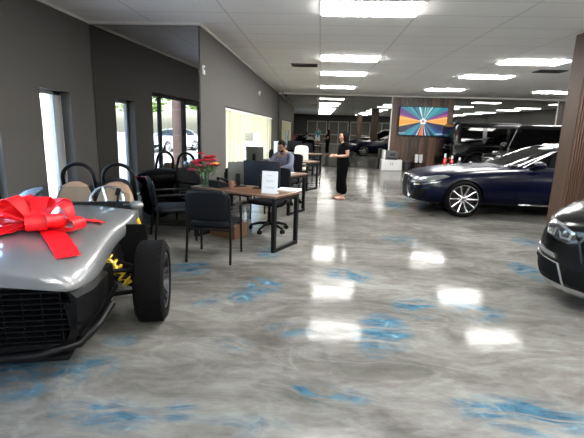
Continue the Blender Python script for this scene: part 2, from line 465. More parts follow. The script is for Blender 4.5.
# window joinery ---------------------------------------------------
def window(name, x, y0, y1, z0, z1, mull=(), fw=.05, m='black_metal', depth=.07, rails=()):
    mb = MB()
    for yy in (y0 + fw / 2, y1 - fw / 2, *mull): mb.box((x, yy, (z0 + z1) / 2), (depth, fw, z1 - z0))
    for zz in (z0 + fw / 2, z1 - fw / 2, *rails): mb.box((x, (y0 + y1) / 2, zz), (depth, y1 - y0, fw))
    o = struct(mb.build(name, M[m]))
    MB().box((x, (y0 + y1) / 2, (z0 + z1) / 2), (.008, y1 - y0 - .02, z1 - z0 - .02)).build('window_glass', M['window_glass'], o)
    return o
M['frame_grey'] = mat('grey aluminium frame', (.32, .34, .35), .45)
window('window_1', XA - .17, 5.14, 5.8, .25, 2.0, (5.64, 5.69, 5.74), .052, 'frame_grey', .05)
window('window_2', XA - .12, 2.5, SF1, 0, 2.22, (3.86,), .07)
window('window_3', XA - .12, SF0, .18, 0, 2.22, (-.9,), .07)
window('window_4', XB - .15, 8.08, 16.25, .45, 1.97, (10.55, 13.05), .06, 'trim')
def door(name, y0, y1, hinge):
    x = XA - .12; mb = MB(); fw = .09
    for yy in (y0 + fw / 2, y1 - fw / 2): mb.box((x, yy, 1.1), (.06, fw, 2.2))
    for zz in (.1, 2.15): mb.box((x, (y0 + y1) / 2, zz), (.06, y1 - y0, .14))
    o = struct(mb.build(name, M['black_metal']))
    MB().box((x, (y0 + y1) / 2, 1.1), (.008, y1 - y0 - .1, 2.0)).build('door_glass', M['window_glass'], o)
    g = MB(); g.cyl((x + .09, y0 + .05, 1.0), (x + .09, y1 - .05, 1.0), .018)
    for yy in (y0 + .06, y1 - .06): g.cyl((x, yy, 1.0), (x + .09, yy, 1.0), .016)
    g.build('push_bar', M['black_metal'], o, 40)
    k = MB(); yk = y0 + .1 if hinge else y1 - .1
    k.box((x + .04, yk, 1.25), (.04, .06, .24), bev=.01).build('lock_case', M['black_metal'], o)
    return o
door('door_1', 1.36, 2.5, True); door('door_2', .2, 1.34, False)
M['front_shade'] = mat('brown window shade', (.12, .115, .10), .8)
for k in range(6):
    x0 = -1.2 + k * 2.3
    mb = MB()
    for xx in (x0 + .03, x0 + 1.05, x0 + 2.07): mb.box((xx, YF - .06, 1.2), (.06, .08, 2.4))
    for zz in (.03, 1.0, 2.37): mb.box((x0 + 1.05, YF - .06, zz), (2.1, .08, .06))
    o = struct(mb.build('window_%d' % (k + 5), M['white_plastic']))
    MB().box((x0 + 1.05, YF - .12, 1.2), (2.1, .02, 2.4)).build('roller_shade', M['front_shade'], o)
# trims ---------------------------------------------------------------
struct(MB().box(((XB + XR) / 2, YB - .03, H - .035), (XR - XB, .06, .07)).build('trim_1', M['trim']))
struct(MB().box(((XA + XB) / 2, YR - .0, H - .02), (XB - XA, .05, .04)).build('trim_2', M['trim']))
struct(MB().box((XA + .012, (YF + YR) / 2, H - .02), (.024, YR - YF, .035)).build('trim_3', M['trim']))
struct(MB().box((XB + .012, (YR + YB) / 2, H - .02), (.024, YB - YR, .035)).build('trim_4', M['trim']))
struct(MB().box((2.955, YB - .03, 1.52), (.04, .06, 2.98)).build('trim_5', M['trim']))
struct(MB().box((9.62, YB - .03, 1.52), (.04, .06, 2.98)).build('trim_6', M['trim']))

# tinted mirrors --------------------------------------------------------
def mirror_mat(name, c):
    m, nt, b = nodes(name)
    nz = nt.nodes.new('ShaderNodeTexNoise'); nz.inputs['Scale'].default_value = 1.5
    rp = nt.nodes.new('ShaderNodeMapRange'); rp.inputs['To Min'].default_value = .0; rp.inputs['To Max'].default_value = .012
    nt.links.new(nz.outputs['Fac'], rp.inputs[0]); nt.links.new(rp.outputs[0], b.inputs['Roughness'])
    b.inputs['Base Color'].default_value = (*c, 1); b.inputs['Metallic'].default_value = 1
    b.inputs['Specular Tint'].default_value = (*c, 1)
    return m
M['mirror'] = mirror_mat('grey tinted mirror', (.25, .25, .238))
M['mirror2'] = mirror_mat('grey tinted mirror side', (.36, .355, .345))
def mirror(name, label, x0, x1, y0, y1, z0, z1, npan, m):
    c = Vector(((x0 + x1) / 2, (y0 + y1) / 2, 0)); L = math.hypot(x1 - x0, y1 - y0)
    t = thing(name, label, 'mirror', c, math.atan2(y1 - y0, x1 - x0))
    wdt = L / npan
    for k in range(npan):
        MB().box((-L / 2 + wdt * (k + .5), 0, (z0 + z1) / 2), (wdt - .006, .012, z1 - z0)).build('mirror_pane', M[m], t)
    return t
mirror('wall_mirror', 'tall dark mirror on the back wall left of the television panel', XB + .02, 2.93, YB - .025, YB - .01, .02, 2.975, 3, 'mirror')
mirror('wall_mirror', 'tall dark mirror on the back wall behind the boxy black vehicles', 5.5, 9.59, YB - .03, YB - .03, .02, 2.975, 3, 'mirror')
mirror('wall_mirror', 'floor to ceiling dark mirror beside the sports roadster, showing the glass entrance doors', XA + .01, XB - .01, YR + .015, YR - .035, .02, 3.0, 1, 'mirror2')

# wood panels on the back wall --------------------------------------------
def wood_panel(label, x0, x1):
    t = thing('wood_panel', label, 'wall panel', ((x0 + x1) / 2, YB - .05, 0))
    n = max(2, round((x1 - x0) / .17)); wd = (x1 - x0) / n
    mb = MB()
    for k in range(n): mb.box((-(x1 - x0) / 2 + wd * (k + .5), -.005 * (k % 2), 1.49), (wd - .006, .05, 2.97), bev=.004)
    mb.build('plank_face', M['panel_wood'], t)
    return t
wood_panel('dark brown wood plank panel behind the television', 2.98, 5.47)
wood_panel('narrow dark wood panel at the right end of the back mirror', 9.65, 10.6)

# pillars -------------------------------------------------------------------
def pillar(label, x0, y0):
    t = thing('wood_pillar', label, 'pillar', (x0, y0, 0))
    MB().box((.225, .175, 1.51), (.45, .35, 3.02), bev=.006).build('core', M['slat_wood'], t)
    mb = MB()
    for k in range(13): mb.box((.018 + .0345 * k, -.014, 1.51), (.02, .028, 3.02), bev=.003, seg=1)
    mb.build('front_slats', M['slat_wood'], t)
    mb = MB()
    for k in range(10): mb.box((.464, .018 + .0345 * k, 1.51), (.028, .02, 3.02), bev=.003, seg=1)
    mb.build('side_slats', M['slat_wood'], t)
    return t
p = pillar('brown wood slatted pillar at the right, between the black car and the navy sedan', 3.6, 6.3)
dup(p, (3.6, -4.6, 0), 0, 'brown wood slatted pillar near the front windows, seen only in the back mirror')

# ceiling lights ---------------------------------------------------------------
M['diffuser'] = emit('light panel diffuser', (1., .985, .95), LAMP)
def light_panel(label, x, y):
    t = thing('ceiling_light', label, 'ceiling light', (x, y, H), 0, 'recessed ceiling light panels')
    MB().box((0, 0, -.015), (1.17, .56, .03), bev=.006).build('diffuser', M['diffuser'], t)
    mb = MB()
    for s in (-1, 1):
        mb.box((0, s * .295, -.005), (1.22, .02, .014)); mb.box((s * .6, 0, -.005), (.02, .57, .014))
    mb.build('frame', M['trim'], t)
    return t
cols = [.55, 4.21, 7.87, 11.5]; rows = [5.52, 9.18, 11.62, 15.28, 3.08, -.58, -3.02, -6.68]
seen = {(0, 0): 'biggest ceiling light panel, cut off by the top edge of the picture', (0, 1): 'ceiling light panel in the left row, second from the camera',
        (0, 2): 'ceiling light panel in the left row, third from the camera', (0, 3): 'ceiling light panel in the left row nearest the back mirror',
        (1, 1): 'wide ceiling light panel at upper right beside the dark vent', (1, 2): 'ceiling light panel above the navy sedan, middle of the second row',
        (1, 3): 'ceiling light panel above and right of the television', (2, 3): 'ceiling light panel next to the top of the wood pillar'}
proto = None
for i, cxx in enumerate(cols):
    for j, ry in enumerate(rows):
        lb = seen.get((i, j), 'ceiling light panel outside the view, seen only in the mirrors')
        if proto is None: proto = light_panel(lb, cxx, ry)
        else: dup(proto, (cxx, ry, H), 0, lb)

def vent(label, x, y):
    t = thing('ceiling_vent', label, 'air vent', (x, y, H))
    mb = MB()
    for s in (-1, 1): mb.box((0, s * .19, -.01), (.6, .03, .02)); mb.box((s * .29, 0, -.01), (.03, .38, .02))
    mb.build('frame', M['grey_plastic'], t)
    mb = MB()
    for k in range(7): mb.box((0, -.15 + .05 * k, -.012), (.55, .035, .004), Matrix.Rotation(.6, 3, 'X'))
    mb.build('louvres', M['grey_plastic'], t)
    MB().box((0, 0, -.002), (.56, .36, .003)).build('duct', M['matt_black'], t)
    return t
v = vent('dark louvred ceiling vent left of the row of light panels', -.42, 10.3)
dup(v, (5.2, 10.45, H), 0, 'dark louvred ceiling vent beside the wood pillar at upper right')
t = thing('ceiling_camera', 'small white dome camera at the far left corner of the ceiling', 'camera', (-1.55, 17.3, H))
MB().lathe([(0, 0), (.07, 0), (.07, -.03), (.05, -.045), (0, -.05)], 20).build('base', M['white_plastic'], t, 40)
MB().ell((0, 0, -.05), (.045, .045, .04)).build('dome', M['matt_black'], t, 60)
t = thing('wall_thermostat', 'small white thermostat high on the grey wall by the mirror edge', 'thermostat', (XB, 6.52, 2.42))
MB().box((.015, 0, 0), (.03, .09, .13), bev=.008).build('case', M['white_plastic'], t)
MB().box((.031, 0, .015), (.004, .055, .04)).build('display', M['grey_plastic'], t)
t = thing('motion_sensor', 'small white sensor on the grey wall above the yellow blinds', 'sensor', (XB - .004, 12.4, 2.55))
MB().box((.03, 0, 0), (.06, .08, .12), bev=.02).build('case', M['white_plastic'], t)
MB().ell((.055, 0, -.02), (.02, .03, .03)).build('lens', M['grey_plastic'], t, 60)

# vertical blinds -------------------------------------------------------------
def blind_material():
    m, nt, b = nodes('cream fabric blind'); nt.nodes.remove(b); out = nt.nodes['Material Output']
    tl = nt.nodes.new('ShaderNodeBsdfTranslucent'); df = nt.nodes.new('ShaderNodeBsdfDiffuse'); mx = nt.nodes.new('ShaderNodeMixShader')
    tc = nt.nodes.new('ShaderNodeTexCoord'); nz = nt.nodes.new('ShaderNodeTexNoise'); nz.inputs['Scale'].default_value = 40
    nt.links.new(tc.outputs['Object'], nz.inputs['Vector'])
    c = nt.nodes.new('ShaderNodeMix'); c.data_type = 'RGBA'; c.inputs[6].default_value = (.66, .60, .43, 1); c.inputs[7].default_value = (.72, .66, .48, 1)
    nt.links.new(nz.outputs['Fac'], c.inputs[0])
    nt.links.new(c.outputs[2], tl.inputs[0]); nt.links.new(c.outputs[2], df.inputs[0])
    mx.inputs[0].default_value = .5
    nt.links.new(tl.outputs[0], mx.inputs[1]); nt.links.new(df.outputs[0], mx.inputs[2]); nt.links.new(mx.outputs[0], out.inputs[0])
    return m
M['blind'] = blind_material()
def blind(label, y0, y1, z0, z1):
    t = thing('window_blind', label, 'blind', (XB - .055, (y0 + y1) / 2, 0))
    n = max(2, round((y1 - y0) / .41)); wd = (y1 - y0) / n; mb = MB()
    for k in range(n):
        mb.box((.004 * (k % 2), -(y1 - y0) / 2 + wd * (k + .5), (z0 + z1) / 2), (.003, wd + .01, z1 - z0), Matrix.Rotation(.035, 3, 'Z'))
    mb.build('fabric', M['blind'], t)
    MB().box((.01, 0, z1 - .0), (.05, y1 - y0, .05), bev=.005).build('head_rail', M['trim'], t)
    return t
blind('yellow lit vertical blind in the side window, nearest the camera', 8.1, 10.52, .47, 1.92)
blind('short raised yellow blind over the clear window gap, middle of the side window', 10.56, 13.0, 1.44, 1.92)
blind('yellow lit vertical blind in the side window, farthest from the camera', 13.04, 16.22, .47, 1.92)

# outside -----------------------------------------------------------------------
M['tarmac'] = mat('pale paving', (.42, .41, .39), .8, var=.15, scale=2)
struct(MB().box((-26, -5, -.16), (44.6, 110, .1)).build('ground', M['tarmac']))
t = thing('outdoor_column', 'brown fluted column outside the glass front', 'column', (-4.3, 1.05, -.11))
mb = MB(); mb.box((0, 0, 1.6), (.22, .4, 3.2), bev=.02)
for k in range(4): mb.cyl((.11, -.15 + .1 * k, 0), (.11, -.15 + .1 * k, 3.2), .035, n=10)
mb.build('shaft', M['brick'], t, 40)
def tree(label, x, y, hh, rr, seed):
    t = thing('street_tree', label, 'tree', (x, y, -.11), 0, 'trees outside the glass front'); rnd = random.Random(seed)
    mb = MB(); mb.tube([(0, 0, 0), (.1, .05, hh * .3), (0, .1, hh * .6), (.05, 0, hh * .8)], [.28, .22, .16, .08])
    for k in range(5):
        a = k * 1.3; mb.tube([(.03, .05, hh * (.4 + .07 * k)), (rr * .5 * math.cos(a), rr * .5 * math.sin(a), hh * (.55 + .08 * k))], [.1, .04])
    mb.build('trunk', mat('grey bark', (.22, .17, .13), .8, var=.3), t, 60)
    mb = MB()
    for k in range(700):
        a, u, r_ = rnd.uniform(0, 2 * PI), rnd.uniform(-1, 1), rr * rnd.uniform(.45, 1) 
        p = Vector((r_ * math.cos(a) * math.sqrt(1 - u * u), r_ * math.sin(a) * math.sqrt(1 - u * u), hh * .72 + u * rr * .62))
        s_ = rnd.uniform(.12, .26); q = Matrix.Rotation(rnd.uniform(0, 6), 3, 'Z') @ Matrix.Rotation(rnd.uniform(0, 3), 3, 'X')
        mb.raw([p + q @ Vector(v) * s_ for v in ((-1, 0, 0), (0, -.5, .1), (1, 0, 0), (0, .5, .1))], [[0, 1, 2, 3]])
    mb.build('foliage', mat('tree leaves', (.14, .26, .03), .6, var=.5, scale=2), t)  # the foliage's own yellow-green, varied by noise
    return t
tree('green tree beyond the parking lot, seen in the mirror', -15.5, -19, 5.5, 2.6, 3)
tree('green tree beyond the parking lot, seen in the mirror', -11.5, -24, 6, 2.8, 5)
tree('green tree beyond the parking lot, seen in the mirror', -20, -14, 5, 2.4, 9)
tree('green tree beyond the parking lot, seen in the mirror', -19, -26, 6, 3., 12)
# ------------------------------------------------------------------ cars
def body_ring(x, zb, wb, zm, wm, zs, ws, zt):
    half = [(0, zb), (wb * .6, zb), (wb, zb + .03), (wm, zm), ((wm + ws) / 2 + .01, (zm + zs) / 2 + .02), (ws, zs), (ws * .66, zs + (zt - zs) * .8), (0, zt)]
    pts = half + [(-y, z) for y, z in half[-2:0:-1]]
    return [Vector((x, y, z)) for y, z in pts]

def superring(z, x0, x1, hw, n=5., crown=0., N=56):
    pts = []; cx, a = (x0 + x1) / 2, (x1 - x0) / 2
    for k in range(N):
        t = 2 * PI * (k + .5) / N; c, s = math.cos(t), math.sin(t)
        pts.append(Vector((cx + a * math.copysign(abs(c) ** (2 / n), c), hw * math.copysign(abs(s) ** (2 / n), s), z)))
    return pts

def arch_cut(me, xs, r, inner, z):
    for x in xs:
        for s in (-1, 1):
            mb = MB(); mb.cyl((x, s * inner, z), (x, s * 1.6, z), r, n=40)
            me = boolean(me, mb.mesh())
    return me

def wheel_parts(root, x, y, side, r, wd, rim_r, spokes, m_spoke, style='twin', group=None):
    """one wheel (spokes), tyre and disc as its pieces; side = -1 faces -y"""
    W = Matrix.Translation((x, y, r)) @ Matrix.Rotation(-side * PI / 2, 4, 'X')     # local z = outward
    h = wd / 2
    mb = MB()
    mb.lathe([(rim_r, -h * .85), (rim_r + .006, h * .75), (rim_r - .006, h * .92), (rim_r - .022, h * .9), (rim_r - .03, h * .55), (rim_r - .035, -h * .85)], 48, W)
    mb.lathe([(0, h * .62), (.055, h * .62), (.075, h * .5), (.075, -h * .1), (0, -h * .1)], 24, W)
    for k in range(spokes):
        a = 2 * PI * k / spokes
        prs = [(-.06, .06), (.06, -.06)] if style == 'twin' else [(0, 0)]
        for o0, o1 in ([(-.2, .045), (.2, -.045)] if style == 'twin' else [(0, 0)]):
            p0 = Vector((.05 * math.cos(a + o0), .05 * math.sin(a + o0), h * .5))
            p1 = Vector(((rim_r - .015) * math.cos(a + o0 * .75), (rim_r - .015) * math.sin(a + o0 * .75), h * .78))
            mb.tube([W @ p0, W @ ((p0 + p1) / 2 + Vector((0, 0, -.008))), W @ p1], [.017, .014, .016] if style == 'twin' else [.026, .02, .024], 8)
    wo = mb.build('wheel', M[m_spoke], root, 40)
    t = MB()
    t.lathe([(rim_r, -h * .8), (rim_r + .02, -h * .98), (r - .035, -h), (r - .008, -h * .82), (r, -h * .5), (r, h * .5), (r - .008, h * .82), (r - .035, h), (rim_r + .02, h * .98), (rim_r, h * .8)], 56, W)
    t.build('tyre', M['rubber'], wo, 40)
    dmb = MB(); dmb.lathe([(0, 0), (rim_r * .72, 0), (rim_r * .72, .02), (0, .02)], 32, W); dmb.lathe([(0, -h * .7), (rim_r - .03, -h * .7), (rim_r - .03, -h * .65), (0, -h * .65)], 32, W)
    dmb.build('brake_disc', M['dark_alloy'], wo, 40)
    return wo

def greenhouse(root, rings, windows, screens, paint, gl, top_crown=.02, xmid=2.):
    """rings: (z,x0,x1,hw,n); windows: list of (x,z) polygons; screens: list of ((y,z) polygon, xa, xb, name)"""
    def solid(o, dz):
        rr = [superring(z + (dz if i else -.06), a + o, b - o, w_ - o * .8, n_) for i, (z, a, b, w_, n_) in enumerate(rings)]
        return MB().loft(rr).mesh()
    outer, inner = solid(0, 0), solid(.045, -.045)
    shell = boolean(outer, inner)
    thin = boolean(inflate(outer, -.008), inflate(inner, .02))
    prs = []
    for poly in windows:
        for s in (-1, 1):
            prs.append(('side_window', MB().prism(poly, 'Y', s * .3, s * 1.4).mesh()))
    for poly, xa, xb, nm in screens:
        prs.append((nm, MB().prism(poly, 'X', xa, xb).mesh()))
    for nm, pm in prs:
        shell = boolean(shell, pm)
        link(nm, boolean(thin, pm, 'INTERSECT'), M[gl], root, 35)
    return link('cabin_frame', shell, M[paint], root, 35)

def seats(root, xs, y, z, mname):
    for x in xs:
        for s in (-1, 1):
            mb = MB()
            mb.box((x, s * y, z), (.13, .46, .5), Matrix.Rotation(.25, 3, 'Y'), bev=.05, seg=3)
            mb.box((x + .1, s * y, z + .33), (.1, .26, .17), Matrix.Rotation(.2, 3, 'Y'), bev=.045, seg=3)
            mb.build('seat', M[mname], root, 50)

def side_mirrors(root, x, y, z, paint, sz=(.1, .2, .13)):
    for s in (-1, 1):
        mb = MB(); mb.ell((x, s * (y + .1), z), (sz[0], sz[1] / 1.6, sz[2] / 1.7), 20, 12)
        mb.tube([(x - .02, s * (y - .06), z - .05), (x, s * (y + .06), z - .03)], .022)
        mb.build('side_mirror', M[paint], root, 50)

def poly_frame(poly, t):
    """outer/inner polygons for a thin outline"""
    c = Vector((sum(p[0] for p in poly) / len(poly), sum(p[1] for p in poly) / len(poly)))
    return [tuple(c + (Vector(p) - c) * (1 - t)) for p in poly]

# ---- navy sedan -----------------------------------------------------------------
def sedan(name, label, loc, rz, paint, interior='cream'):
    t = thing(name, label, 'car', loc, rz)
    WB = 3.125
    S = [(-.95, .30, .30, .45, .42, .62, .34, .68), (-.90, .22, .52, .42, .66, .68, .55, .735), (-.76, .19, .70, .44, .82, .74, .72, .80),
         (-.45, .18, .80, .46, .925, .80, .83, .875), (0, .18, .82, .5, .95, .86, .85, .94), (.5, .19, .82, .5, .94, .91, .84, .98),
         (.95, .19, .82, .5, .93, .95, .83, 1.0), (1.6, .19, .82, .5, .935, .96, .84, .985), (2.4, .19, .83, .5, .94, .97, .85, .99),
         (3.125, .2, .84, .52, .955, .98, .86, 1.0), (3.7, .24, .82, .56, .94, .98, .8, 1.03), (4.1, .3, .74, .6, .86, .97, .7, 1.04), (4.27, .38, .55, .65, .7, .92, .55, .99)]
    raw = MB().loft([body_ring(*s_) for s_ in S]).mesh()
    body = subdiv(raw, 2)
    solid = body.copy()
    cut = arch_cut(body, (0, WB), .38, .66, .352)
    for s in (-1, 1):          # door shut lines
        for xx in (.98, 2.12, 3.0):
            cut = boolean(cut, MB().box((xx, s * .93, .66), (.008, .2, .6)).mesh())
    link('body', cut, M[paint], t, 35)
    rings = [(.90, .62, 4.02, .80, 5), (.99, .82, 3.92, .785, 5), (1.15, 1.2, 3.68, .735, 5), (1.32, 1.62, 3.28, .655, 5), (1.40, 1.92, 2.98, .60, 4.5), (1.435, 2.12, 2.75, .5, 4), (1.45, 2.3, 2.6, .28, 3)]
    f = [(1.16, 1.0), (1.38, 1.12), (1.70, 1.285), (2.0, 1.365), (2.28, 1.385), (2.28, 1.0)]
    r_ = [(2.36, 1.0), (2.36, 1.385), (2.75, 1.365), (3.1, 1.27), (3.36, 1.13), (3.4, 1.02)]
    ws = [(-.70, .99), (-.56, 1.33), (-.3, 1.385), (.3, 1.385), (.56, 1.33), (.70, .99)]
    greenhouse(t, rings, [f, r_], [(ws, .3, 2.05, 'windshield'), ([(-.62, 1.05), (-.5, 1.3), (.5, 1.3), (.62, 1.05)], 2.95, 4.4, 'rear_window')], paint, 'car_glass')
    for s in (-1, 1):          # chrome line round the windows
        pts = [(1.08, s * .79, .985), (1.36, s * .742, 1.135), (1.7, s * .675, 1.30), (2.0, s * .632, 1.385), (2.35, s * .622, 1.40), (2.75, s * .632, 1.38), (3.12, s * .672, 1.285), (3.42, s * .715, 1.13)]
        MB().tube(pts, .007, 8).build('window_trim', M['chrome'], t, 60)
        MB().box((1.9, s * .935, .285), (1.75, .022, .028), bev=.008).build('sill_trim', M['chrome'], t, 50)
        hp = MB()
        for xx in (1.95, 3.0): hp.box((xx - .08, s * .945, .83), (.2, .03, .03), bev=.012)
        hp.build('door_handles', M['chrome'], t, 50)
    seats(t, (1.95,), .38, 1.02, interior); seats(t, (2.85,), .38, .98, interior)
    MB().box((1.15, 0, .98), (.5, 1.35, .08), bev=.03).build('dashboard', M['black_plastic'], t, 40)
    side_mirrors(t, 1.33, .82, 1.05, paint)
    # nose: hourglass grille, lamps, intakes
    gp = [(-.17, .74), (.17, .74), (.30, .70), (.22, .52), (.34, .30), (.30, .22), (-.30, .22), (-.34, .30), (-.22, .52), (-.30, .70)]
    gb = MB()
    gi = poly_frame(gp, .1)
    link('grille', decal(solid, MB().prism(gi, 'X', -1.3, -.4).mesh(), .004), M['black_plastic'], t, 35)
    fr = decal(solid, MB().prism(gp, 'X', -1.3, -.4).mesh(), .016)
    fr = boolean(fr, MB().prism(gi, 'X', -1.4, -.3).mesh())
    link('grille_frame', fr, M['chrome'], t, 35)
    gm = MB()
    for k in range(11):
        zz = .27 + .042 * k; wy = .26 - .09 * (1 - abs(zz - .5) / .24)
        gm.tube([(-1.0 + .09 * (abs(y) / .3) ** 2, y, zz) for y in (-wy, -wy / 2, 0, wy / 2, wy)], .007, 6)
    gm.build('grille_mesh', M['dark_alloy'], t)
    MB().lathe([(0, 0), (.06, 0), (.06, .012), (.045, .016), (0, .016)], 28, Matrix.Translation((-1.03, 0, .58)) @ Matrix.Rotation(-PI / 2, 4, 'Y')).build('badge', M['chrome'], t, 50)
    for s in (-1, 1):
        hl = [(-.93, .60), (-.50, .70), (-.28, .775), (-.36, .80), (-.62, .765), (-.90, .69)]
        cut_ = MB().prism(hl, 'Y', s * .42, s * 1.2).mesh()
        link('headlight', decal(solid, cut_, .006), M['lamp_lens'], t, 35)
        li = [(-.90, .585), (-.55, .665), (-.42, .69), (-.55, .64), (-.90, .565)]
        link('running_light', decal(solid, MB().prism(li, 'Y', s * .42, s * 1.2).mesh(), .009), M['chrome'], t, 35)
        it = [(-.90, .50), (-.70, .52), (-.74, .40), (-.86, .27), (-.93, .27)]
        link('air_intake', decal(solid, MB().prism(it, 'Y', s * .46, s * 1.2).mesh(), .005), M['black_plastic'], t, 35)
        cl = [(-1.0, .245), (-.42, .205), (-.42, .235), (-1.0, .275)]
        link('bumper_trim', decal(solid, MB().prism(cl, 'Y', s * .36, s * 1.2).mesh(), .012), M['chrome'], t, 35)
        tl = [(3.95, .80), (4.4, .80), (4.4, .93), (3.9, .93)]
        link('tail_light', decal(solid, MB().prism(tl, 'Y', s * .3, s * 1.2).mesh(), .006), M['tail_red'], t, 35)
        for x in (0, WB): wheel_parts(t, x, s * .82, s, .352, .245, .283, 10, 'alloy', 'single')
    MB().box((1.6, 0, .2), (4.2, 1.25, .1)).build('underbody', M['matt_black'], t)
    return t
lx = sedan('luxury_sedan', 'dark navy sedan with multi-spoke alloy wheels parked across the showroom at right', (2.83, 9.1, 0), 0, 'navy')

# ---- black sport utility vehicle ---------------------------------------------------
def crossover(label, loc, rz):
    t = thing('sport_utility_vehicle', label, 'car', loc, rz); WB = 2.97
    S = [(-.93, .26, .42, .48, .54, .74, .46, .80), (-.88, .15, .68, .46, .75, .80, .67, .87), (-.72, .13, .84, .48, .91, .86, .80, .94),
         (-.40, .22, .86, .55, .97, .93, .88, 1.02), (0, .22, .88, .6, 1.0, .99, .91, 1.08), (.5, .24, .88, .6, .99, 1.03, .90, 1.12),
         (.95, .24, .88, .6, .985, 1.06, .89, 1.13), (1.8, .24, .88, .6, .985, 1.07, .9, 1.1), (2.97, .25, .89, .62, 1.0, 1.1, .91, 1.12), (3.6, .3, .84, .66, .95, 1.1, .86, 1.12), (3.85, .4, .7, .7, .84, 1.05, .74, 1.08)]
    body = subdiv(MB().loft([body_ring(*s_) for s_ in S]).mesh(), 2); solid = body.copy()
    link('body', arch_cut(body, (0, WB), .42, .7, .385), M['black_paint'], t, 35)
    rings = [(1.02, .75, 3.8, .86, 6), (1.12, .95, 3.78, .84, 6), (1.4, 1.4, 3.66, .75, 6), (1.62, 1.8, 3.5, .67, 6), (1.70, 2.05, 3.4, .58, 5), (1.74, 2.4, 3.1, .3, 4)]
    greenhouse(t, rings, [[(1.35, 1.13), (1.9, 1.55), (2.2, 1.6), (2.2, 1.13)], [(2.28, 1.13), (2.28, 1.6), (3.1, 1.57), (3.3, 1.13)]],
               [([(-.74, 1.13), (-.6, 1.6), (.6, 1.6), (.74, 1.13)], .5, 1.95, 'windshield'), ([(-.66, 1.15), (-.56, 1.55), (.56, 1.55), (.66, 1.15)], 3.45, 4.2, 'rear_window')], 'black_paint', 'dark_glass')
    seats(t, (2.1, 3.0), .4, 1.15, 'leather'); side_mirrors(t, 1.35, .88, 1.18, 'black_paint', (.11, .22, .16))
    for s in (-1, 1):
        kg = [(s * .04, .46), (s * .04, .76), (s * .12, .80), (s * .33, .78), (s * .40, .68), (s * .35, .50), (s * .28, .45)]
        ki = poly_frame(kg, .13)
        link('kidney_grille', decal(solid, MB().prism(ki, 'X', -1.3, -.4).mesh(), .004), M['matt_black'], t, 35)
        fr = boolean(decal(solid, MB().prism(kg, 'X', -1.3, -.4).mesh(), .016), MB().prism(ki, 'X', -1.5, -.3).mesh())
        link('grille_frame', fr, M['dark_alloy'], t, 35)
        mb = MB()
        for k in range(6): mb.box((-.935, s * (.09 + .047 * k), .62), (.03, .012, .27))
        mb.build('grille_bars', M['black_plastic'], t)
        hl = [(s * .40, .66), (s * .44, .745), (s * .60, .80), (s * .82, .83), (s * .80, .74), (s * .64, .665), (s * .52, .64)]
        link('headlight', decal(solid, MB().prism(hl, 'X', -1.3, -.32).mesh(), .008), M['lamp_dark'], t, 35)
        # the bright u-shaped light guides
        for q in (0, 1):
            a = s * (.46 + .16 * q)
            u = [(a, .74 + .03 * q), (a + s * .015, .675 + .01 * q), (a + s * .11, .675 + .02 * q), (a + s * .14, .74 + .035 * q)]
            ui = [(a + s * .025, .735 + .03 * q), (a + s * .035, .695 + .01 * q), (a + s * .095, .695 + .02 * q), (a + s * .115, .735 + .035 * q)]
            band = decal(solid, MB().prism(u + ui[::-1], 'X', -1.3, -.32).mesh(), .012)
            link('running_light', band, M['lamp_lens'], t, 35)
        top = [(s * .44, .75), (s * .60, .81), (s * .82, .84), (s * .82, .818), (s * .60, .788), (s * .45, .728)]
        link('lamp_trim', decal(solid, MB().prism(top, 'X', -1.3, -.3).mesh(), .012), M['lamp_lens'], t, 35)
        it = [(s * .46, .22), (s * .54, .44), (s * .84, .49), (s * .90, .39), (s * .80, .24)]
        ii = poly_frame(it, .12)
        link('air_intake', decal(solid, MB().prism(ii, 'X', -1.3, -.2).mesh(), .004), M['matt_black'], t, 35)
        link('intake_frame', boolean(decal(solid, MB().prism(it, 'X', -1.3, -.2).mesh(), .014), MB().prism(ii, 'X', -1.5, 0).mesh()), M['alloy'], t, 35)
        il = [(s * .58, .475), (s * .84, .525), (s * .85, .56), (s * .60, .52)]
        link('fog_light', decal(solid, MB().prism(il, 'X', -1.3, -.2).mesh(), .012), M['alloy'], t, 35)
        for x in (0, WB): wheel_parts(t, x, s * .86, s, .385, .275, .27, 5, 'alloy')
    lo = [(-.5, .26), (.5, .26), (.46, .42), (-.46, .42)]
    link('lower_intake', decal(solid, MB().prism(lo, 'X', -1.3, -.5).mesh(), .004), M['matt_black'], t, 35)
    sk = [(-.74, .17), (.74, .17), (.68, .235), (-.68, .235)]
    link('skid_trim', decal(solid, MB().prism(sk, 'X', -1.3, -.3).mesh(), .014), M['alloy'], t, 35)
    MB().lathe([(0, 0), (.045, 0), (.045, .01), (0, .014)], 24, Matrix.Translation((-.925, 0, .86)) @ Matrix.Rotation(-PI / 2 + .5, 4, 'Y')).build('badge', M['chrome'], t, 50)
    MB().box((1.5, 0, .25), (4.1, 1.3, .12)).build('underbody', M['matt_black'], t)
    return t
crossover('glossy black sport utility vehicle at the right edge, only its front corner showing', (3.36, 3.94, 0), math.radians(32))

